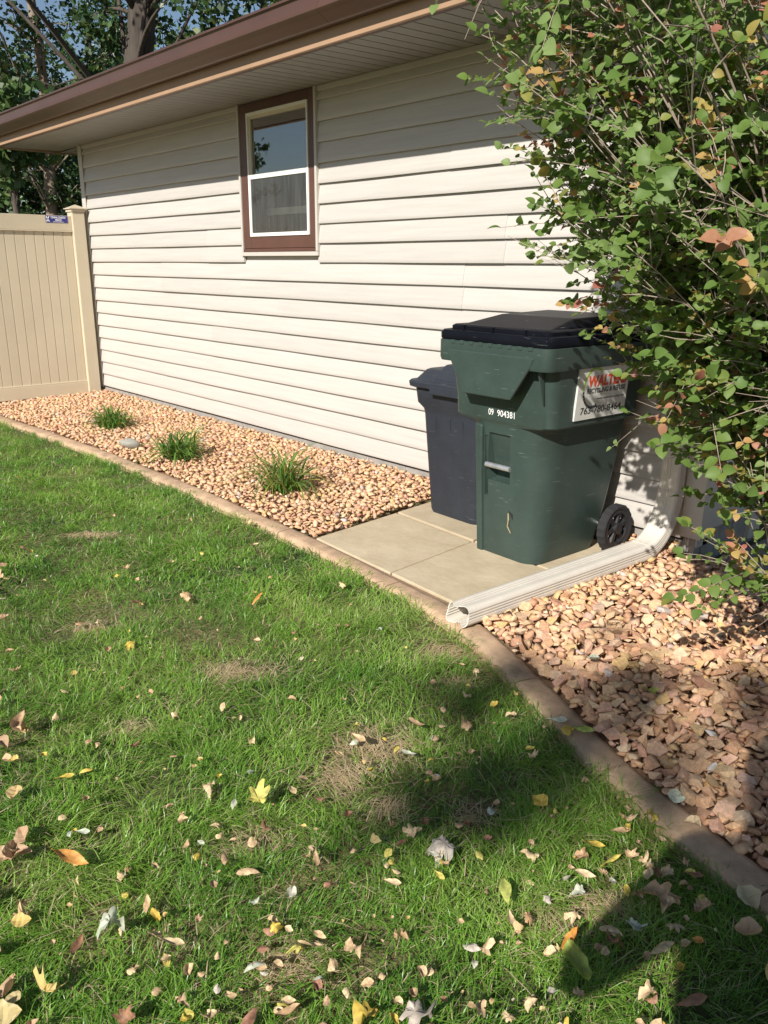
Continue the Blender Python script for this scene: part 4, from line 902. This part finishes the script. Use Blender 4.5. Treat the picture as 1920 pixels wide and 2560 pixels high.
for b in range(nbr):
    low = b < 2; zt = sr.uniform(.25, .5) if low else sr.triangular(.80, 3.0, 1.6); a = sr.uniform(0, 2 * math.pi) if sr.random() < .45 else math.atan2(-.45, -.88) + sr.gauss(0, .75); rr_ = RAD(zt) * math.sqrt(sr.uniform(.30, 1.0))
    if low: a = sr.uniform(4.6, 5.6); rr_ = sr.uniform(.10, .28)
    tip = AX + Vector((math.cos(a) * rr_, math.sin(a) * rr_, zt)); base = AX + Vector((sr.gauss(.36, .08), sr.gauss(.16, .10), 0)); mid = base.lerp(tip, .5) + Vector((0, 0, .28 * (zt * .5 + .2))) - Vector((math.cos(a), math.sin(a), 0)) * rr_ * .18
    if zt < .8: mid.z += .12
    npt = 12; path = [bez(base, mid, tip, t / npt) for t in range(npt + 1)]; path = [p + Vector((sr.gauss(0, .012), sr.gauss(0, .012), sr.gauss(0, .008))) for p in path]
    r0 = sr.uniform(.003, .0085)
    if any(blocked(p) and p.z > .3 for p in path): path = [p for p in path if not blocked(p) or p.z <= .3]
    if len(path) < 4: continue
    stems.tube(path, [max(.0016, r0 * (1 - .8 * i / (len(path) - 1))) for i in range(len(path))], 5)
    for i in range(4, len(path)):
        for q in range(sr.choice((2, 3, 3, 4))):
            p = path[i - 1].lerp(path[i], sr.random()); t0 = (path[i] - path[i - 1]).normalized()
            d_ = (t0 * sr.uniform(.2, .9) + Vector((sr.gauss(0, .6), sr.gauss(0, .6), sr.gauss(.1, .5)))).normalized(); ln = sr.uniform(.08, .26) * (1.2 if i > 8 else 1)
            bend_ = Vector((sr.gauss(0, .25), sr.gauss(0, .25), sr.gauss(-.1, .3))); tw_p = [p + d_ * ln * t + bend_ * ln * t * t * .6 for t in (0, .35, .7, 1)]
            if blocked(tw_p[-1]) or blocked(tw_p[2]): continue
            if not low and tw_p[2].z < .62: continue
            if (Vector((tw_p[3].x, tw_p[3].y, 0)) - AX).length > RAD(tw_p[3].z) * 1.08 + .07: continue
            twigs.tube(tw_p, [.0018, .0015, .0012, .0008], 3, False)
            if sr.random() < .13: 
                for _ in range(3): e = tw_p[2] + Vector((sr.gauss(0, .03), sr.gauss(0, .03), sr.gauss(.01, .03))); twigs.tube([tw_p[1], e], [.0010, .0006], 3, False)
                continue
            hue_t = sr.uniform(.17, 1.0) if sr.random() < .86 else sr.uniform(0, .15); nl = max(2, int(ln / .036)); big = sr.random() < .28
            for k in range(nl):
                t = (k + .7) / nl; pp = tw_p[0] + d_ * ln * t + bend_ * ln * t * t * .6
                if sr.random() < .10: continue
                sd = d_.cross(Vector((sr.gauss(0, .3), sr.gauss(0, .3), 1))).normalized(); sz = (sr.uniform(.035, .050) if big else sr.uniform(.017, .032))
                add_leaf(pp, (sd + d_ * .5 + Vector((0, 0, sr.gauss(0, .3)))).normalized(), sz); add_leaf(pp, (-sd + d_ * .5 + Vector((0, 0, sr.gauss(0, .3)))).normalized(), sz * sr.uniform(.8, 1.1))
            add_leaf(tw_p[3], d_, sr.uniform(.022, .042))
P2('stems', stems, M['twig'], shr, smooth=180); o = P2('twigs', twigs, M['twig'], shr); o['kind'] = 'stuff'
LP = np.array([tuple(l_[0]) for l_ in leaves]); v = LP - np.array(CAM); dep = v @ np.array(_d); pxx = 960 + FPX * (v @ np.array(_r2)) / dep; pxy = 1280 - FPX * (v @ np.array(_u2)) / dep
sc_ = np.where((dep > .2) & (pxx > 0) & (pxx < 1915) & (pxy > 0) & (pxy < 2560), np.array([l_[4] for l_ in leaves]) / np.maximum(dep, .2), 0); big_i = set(np.argsort(-sc_)[:300].tolist())
MI = world_of(shr).inverted()
Vb = []; Fb = []; Ab = []; k0 = 0
for i, (p, x_, y_, z_, sz, hv) in enumerate(leaves):
    mt = Matrix(((x_.x, y_.x, z_.x, p.x), (x_.y, y_.y, z_.y, p.y), (x_.z, y_.z, z_.z, p.z), (0, 0, 0, 1))) @ Matrix.Scale(sz, 4)
    if i in big_i:
        o = bpy.data.objects.new('leaf', sme); link(o, shr); o.matrix_parent_inverse = MI; o.matrix_basis = mt; o.color = (hv, hv, hv, 1)
    else:
        A_m = np.array(mt); Vb.append(SV @ A_m[:3, :3].T + A_m[:3, 3]); Fb.append(SF + k0); k0 += len(SV); Ab.append(np.full(len(SV), hv))
o = np_mesh('foliage', np.concatenate(Vb), np.concatenate(Fb), None, M['shrub_att'], None, {'rnd': np.concatenate(Ab)}, True); o.parent = shr; o.matrix_parent_inverse = MI; o['kind'] = 'stuff'
print('blades', nb, 'shrub leaves', len(leaves), 'rocks', len(pts))

# ------------------------------------------------------------------ trees
def tree(name, label, base, top, r0, clumps, leaf, per, colors, bark, seed, spread=.55, limbs=10, group=None, droop=.0):
    """clumps: list of (centre, radius); leaves are small folded faces gathered round twig ends"""
    r = np.random.default_rng(seed); rr = random.Random(seed); root = empty(name, base); tag(root, label, 'tree', group)
    b = Vector(base); t = Vector(top); n_ = 12; path = [b.lerp(t, i / n_) + Vector((.10 * r0 * 4 * math.sin(i * .9 + seed), .10 * r0 * 4 * math.cos(i * .7 + seed), 0)) for i in range(n_ + 1)]
    P2('trunk', MB().tube(path, [r0 * (1.35 if i == 0 else 1.0 - .62 * i / n_) for i in range(n_ + 1)], 14), bark, root, smooth=180)
    lm = MB(); cs = list(clumps); rr.shuffle(cs)
    for c_, rad_ in cs[:limbs]:
        c_ = Vector(c_); f = rr.uniform(.30, .85); s_ = path[int(f * n_)]
        if s_.z > c_.z + .8: s_ = path[max(1, int(n_ * max(.12, (c_.z - .8 - b.z) / max(.1, t.z - b.z))))]
        m_ = s_.lerp(c_, .5) + Vector((rr.gauss(0, .15), rr.gauss(0, .15), .35)); pp = [bez(s_, m_, c_, k / 8) for k in range(9)]
        lm.tube(pp, [max(.008, r0 * .15 * (1 - .9 * k / 8)) for k in range(9)], 6)
        for _ in range(5):
            q0 = pp[rr.randrange(4, 9)]; q1 = q0 + Vector((rr.gauss(0, 1), rr.gauss(0, 1), rr.gauss(0, .6))) * rad_ * .8; lm.tube([q0, q0.lerp(q1, .5) + Vector((0, 0, .05)), q1], [.014, .010, .004], 4)
    o = P2('limbs', lm, bark, root, smooth=180)
    Vn = []; An = []
    for c_, rad_ in clumps:
        m_ = int(per * rr.uniform(.7, 1.3)); nsub = max(3, int(m_ / 14)); sub = np.array(c_) + r.normal(0, .5, (nsub, 3)) * rad_ * np.array([1, 1, .75])
        ctr = sub[r.integers(0, nsub, m_)] + r.normal(0, .15, (m_, 3)) * rad_ - np.array([0, 0, 1]) * droop * r.uniform(0, 1, (m_, 1))
        d1 = r.normal(0, 1, (m_, 3)); d1[:, 2] -= .5; d1 /= np.linalg.norm(d1, axis=1)[:, None]; d2 = np.cross(d1, r.normal(0, 1, (m_, 3)) + np.array([0, 0, .8])); d2 /= np.linalg.norm(d2, axis=1)[:, None]
        d3 = np.cross(d1, d2); L_ = leaf * r.uniform(.6, 1.25, (m_, 1))
        Vn.append(np.stack([ctr, ctr + d1 * L_ * .45 + d2 * L_ * .40 + d3 * L_ * .12, ctr + d1 * L_, ctr + d1 * L_ * .45 - d2 * L_ * .40 + d3 * L_ * .12], 1).reshape(-1, 3)); An.append(np.repeat(r.uniform(0, 1, m_), 4))
    Vn = np.concatenate(Vn); An = np.concatenate(An); o = np_mesh('crown', Vn, np.arange(len(Vn)).reshape(-1, 4), None, colors, None, {'rnd': An}); o.parent = root; o.matrix_parent_inverse = world_of(root).inverted(); o['kind'] = 'stuff'
    return root
M['maple'] = ramp_mat('maple_leaf', [(0, (.025, .055, .018)), (.6, (.040, .085, .026)), (.9, (.07, .13, .04)), (1, (.16, .18, .05))], .42, 'rnd', trans=.25, spec=.45)
M['maple2'] = ramp_mat('near_leaf', [(0, (.05, .10, .03)), (.7, (.085, .15, .045)), (1, (.17, .22, .08))], .42, 'rnd', trans=.35, spec=.45)
def clear_of(cl, tx, ty, w):
    """leave out clumps that hang between the lawn side and a trunk"""
    a = Vector((tx - CAM.x, ty - CAM.y)); n_ = a.length; a /= n_; out = []
    for c_, r_ in cl:
        b = Vector((c_[0] - CAM.x, c_[1] - CAM.y)); f = b.dot(a); lat = abs(b.x * a.y - b.y * a.x)
        if not (f < n_ + .2 and lat < w): out.append((c_, r_))
    return out
def cl_ell(n_, c_, rx, ry, rz, r0, r1, seed, hole=0):
    rr = random.Random(seed); out = []
    while len(out) < n_:
        u = Vector((rr.uniform(-1, 1), rr.uniform(-1, 1), rr.uniform(-1, 1)))
        if hole < u.length < 1: out.append(((c_[0] + u.x * rx, c_[1] + u.y * ry, c_[2] + u.z * rz), rr.uniform(r0, r1)))
    return out
tree('maple_tree', 'big maple with thick dark trunk rising behind the garage eave', (-4.05, 2.58, 0), (-3.9, 2.75, 9.5), .29, clear_of(clear_of(cl_ell(105, (-4.2, 2.2, 6.2), 3.6, 3.6, 2.6, .35, .6, 1), -4.0, 2.62, .62), -7.3, 2.4, .45), .11, 170, M['maple'], M['bark'], 1, limbs=26, group='trees behind the fence')
tree('slender_tree', 'slender tree with pale bare trunk left of the big maple', (-7.25, 2.40, 0), (-7.35, 2.35, 8.5), .125, cl_ell(48, (-7.4, 2.2, 5.0), 2.2, 2.2, 2.6, .3, .5, 2), .085, 130, M['maple'], M['bark_pale'], 2, limbs=30, group='trees behind the fence')
tree('young_tree', 'leafy light green branch ends of a young tree over the fence', (-3.3, .35, 0), (-3.35, .40, 4.0), .06, cl_ell(26, (-3.35, .32, 3.05), .75, .6, .55, .22, .36, 3), .13, 60, M['maple2'], M['bark'], 3, limbs=10, group='trees behind the fence')
tree('backyard_tree', 'dark dense tree low behind the fence under the eave', (-10.5, 4.6, 0), (-10.4, 4.6, 6.0), .16, cl_ell(110, (-10.5, 4.4, 3.6), 2.8, 3.2, 2.6, .4, .6, 4), .11, 170, M['maple'], M['bark'], 4, limbs=16, group='trees behind the fence')
tree('backyard_tree', 'dark tree filling the gap between fence and eave', (-9.5, 2.2, 0), (-9.5, 2.2, 4.5), .12, cl_ell(90, (-9.3, 2.4, 2.6), 2.0, 2.6, 1.6, .35, .55, 5), .11, 160, M['maple'], M['bark'], 5, limbs=14, group='trees behind the fence')
tree('backyard_tree', 'farther tree seen between the maple trunk and the roof', (-9.0, 8.2, 0), (-9, 8.2, 8.0), .18, cl_ell(34, (-9.0, 8.2, 6.6), 3.2, 3.0, 2.2, .35, .6, 6), .11, 110, M['maple'], M['bark'], 6, limbs=16, group='trees behind the fence')
# behind the photographer: the tree that dapples the lawn, and one the window mirrors
SH = [(7.024, -1.569), (7.319, -1.949), (7.383, -2.205), (7.36, -2.05), (7.05, -1.65), (7.186, -1.383), (7.375, -1.484), (7.59, -1.58), (7.788, -1.584), (7.61, -1.137)]
cl3 = []
for i, (gx, gy) in enumerate(SH):
    t = 12.5 + 1.4 * math.sin(i * 2.1); cl3.append(((gx + SUNX * t, gy - t, .745 * t), .20))
cl3 += cl_ell(46, (18.6, -15.0, 11.0), 2.3, 3.0, 2.6, .5, .8, 8)
tree('shade_tree', 'tall lawn tree behind the photographer that dapples the grass', (17.2, -15.2, 0), (17.0, -15.0, 11.0), .24, cl3, .10, 85, M['maple'], M['bark'], 8, limbs=34)
tree('neighbour_tree', 'neighbouring tree mirrored in the upper window pane', (-17.9, -11.3, 0), (-17.9, -11.3, 6.0), .2, cl_ell(60, (-17.9, -11.3, 4.6), 2.4, 2.4, 2.4, .4, .7, 9), .2, 70, M['maple'], M['bark'], 9, limbs=14)
# neighbour's shed roof line beyond the fence
o = MB().box(-16, -13, -.5, 4.0, 0, 2.25).build('garden_shed', mat('shed', (.42, .36, .30), .8, .15, 3)); tag(o, 'pale tan shed wall just visible above the fence', 'shed')

# ------------------------------------------------------------------ photographer (casts the shadow on the lawn)
def person():
    me = bpy.data.meshes.new('skeleton'); V_ = []; E_ = []; Rr = []
    def v(p, r_, par=None):
        V_.append(p); Rr.append(r_)
        if par is not None: E_.append((par, len(V_) - 1))
        return len(V_) - 1
    C0 = Vector((8.69, -3.77, 0)); fw = Vector((-.745, .667, 0)); lf = Vector((-.667, -.745, 0)); q = lambda f_, l_, z_: tuple(C0 + fw * f_ + lf * l_ + Vector((0, 0, z_)))
    pel = v(q(0, 0, .92), (.150, .135)); sp = v(q(0, 0, 1.08), (.140, .120), pel); ch = v(q(.01, 0, 1.33), (.150, .130), sp); nk0 = v(q(.01, 0, 1.50), (.085, .08), ch); nk = v(q(.03, 0, 1.56), (.056, .058), nk0)
    h1 = v(q(.045, 0, 1.63), (.074, .082), nk); h2 = v(q(.04, 0, 1.71), (.082, .094), h1); v(q(.03, 0, 1.78), (.058, .066), h2)
    pc = Vector((CAM.x, CAM.y, 0)) - C0; pf, pl_ = pc.dot(fw), pc.dot(lf)
    for sx in (1, -1):
        sh_ = q(0, sx * .190, 1.49); el_ = q(.08, sx * .34, 1.12); wr = q(pf - .075, pl_ + sx * .050, 1.285)
        s_ = v(sh_, (.068, .066), ch); m_ = v(tuple((Vector(sh_) + Vector(el_)) / 2), (.052, .052), s_); e_ = v(el_, (.045, .045), m_)
        f_ = v(tuple((Vector(el_) + Vector(wr)) / 2), (.040, .040), e_); w_ = v(wr, (.026, .024), f_); pm = v(q(pf - .055, pl_ + sx * .055, 1.325), (.030, .020), w_)
        for k in range(4): a_ = v(q(pf - .050, pl_ + sx * .058, 1.330 + k * .017), (.009, .009), pm); b_ = v(q(pf - .032, pl_ + sx * .055, 1.334 + k * .017), (.0085, .0085), a_); v(q(pf - .028, pl_ + sx * .038, 1.336 + k * .017), (.008, .008), b_)
        a_ = v(q(pf - .062, pl_ + sx * .042, 1.330), (.011, .011), pm); v(q(pf - .060, pl_ + sx * .020, 1.352), (.009, .009), a_)
        hp = v(q(-.01, sx * .09, .86), (.095, .10), pel); kn = v(q(.01, sx * .11, .48), (.062, .064), hp); cf = v(q(-.02, sx * .115, .32), (.058, .060), kn); an = v(q(-.04, sx * .12, .075), (.042, .044), cf); v(q(.10, sx * .135, .025), (.040, .030), an)
    me.from_pydata(V_, E_, []); ob = bpy.data.objects.new('skeleton', me); COL.objects.link(ob); ob.modifiers.new('skin', 'SKIN'); ss = ob.modifiers.new('sub', 'SUBSURF'); ss.levels = 2; ss.render_levels = 2
    for i, r_ in enumerate(Rr): me.skin_vertices[0].data[i].radius = r_
    me.skin_vertices[0].data[0].use_root = True; bpy.context.view_layer.update()
    nm_ = bpy.data.meshes.new_from_object(ob.evaluated_get(bpy.context.evaluated_depsgraph_get())); bpy.data.objects.remove(ob); nm_.name = 'person'
    skin = mat('skin', (.50, .30, .22), .5); shirt = mat('dark_jacket', (.035, .04, .055), .85, .2, 30); jeans = mat('jeans', (.05, .065, .11), .9, .2, 40); shoe = mat('shoe', (.03, .03, .03), .6)
    nm_.materials.clear()
    for m_ in (skin, shirt, jeans, shoe): nm_.materials.append(m_)
    for p in nm_.polygons:
        c_ = p.center; hand = (c_ - Vector((CAM.x, CAM.y, c_.z))).dot(fw) > -.11 and c_.z > 1.24
        p.material_index = 0 if (c_.z > 1.53 or hand) else 1 if c_.z > .90 else 3 if c_.z < .075 else 2
        p.use_smooth = True
    o = bpy.data.objects.new('person', nm_); link(o); tag(o, 'person in dark jacket holding up a phone, casting the shadow on the lawn', 'person')
    hr = MB(); rings = []
    for z_, rx, ry, cf_ in ((1.665, .072, .078, -.01), (1.71, .092, .100, .015), (1.76, .090, .098, .025), (1.80, .066, .074, .03), (1.818, .02, .025, .03)): rings.append([q(cf_ + ry * math.sin(2 * math.pi * k / 16), rx * math.cos(2 * math.pi * k / 16), z_) for k in range(16)])
    hr.loft(rings).build('hair', mat('hair', (.05, .03, .02), .6), o, smooth=180)
    MB().loft([[q(.125, -.012, 1.665), q(.125, .012, 1.665), q(.125, .004, 1.715), q(.125, -.004, 1.715)], [q(.150, -.008, 1.675), q(.150, .008, 1.675), q(.136, .002, 1.712), q(.136, -.002, 1.712)]]).build('nose', skin, o, smooth=180)
    return o
person()
ph = MB().box(-.0375, .0375, -.074, .074, -.004, .004).build('phone', mat('phone_black', (.02, .02, .022), .3), bevel=.003); ph.matrix_world = cam.matrix_world @ Matrix.Translation((.010, -.055, .016))
tag(ph, 'black phone held up by the person', 'phone')
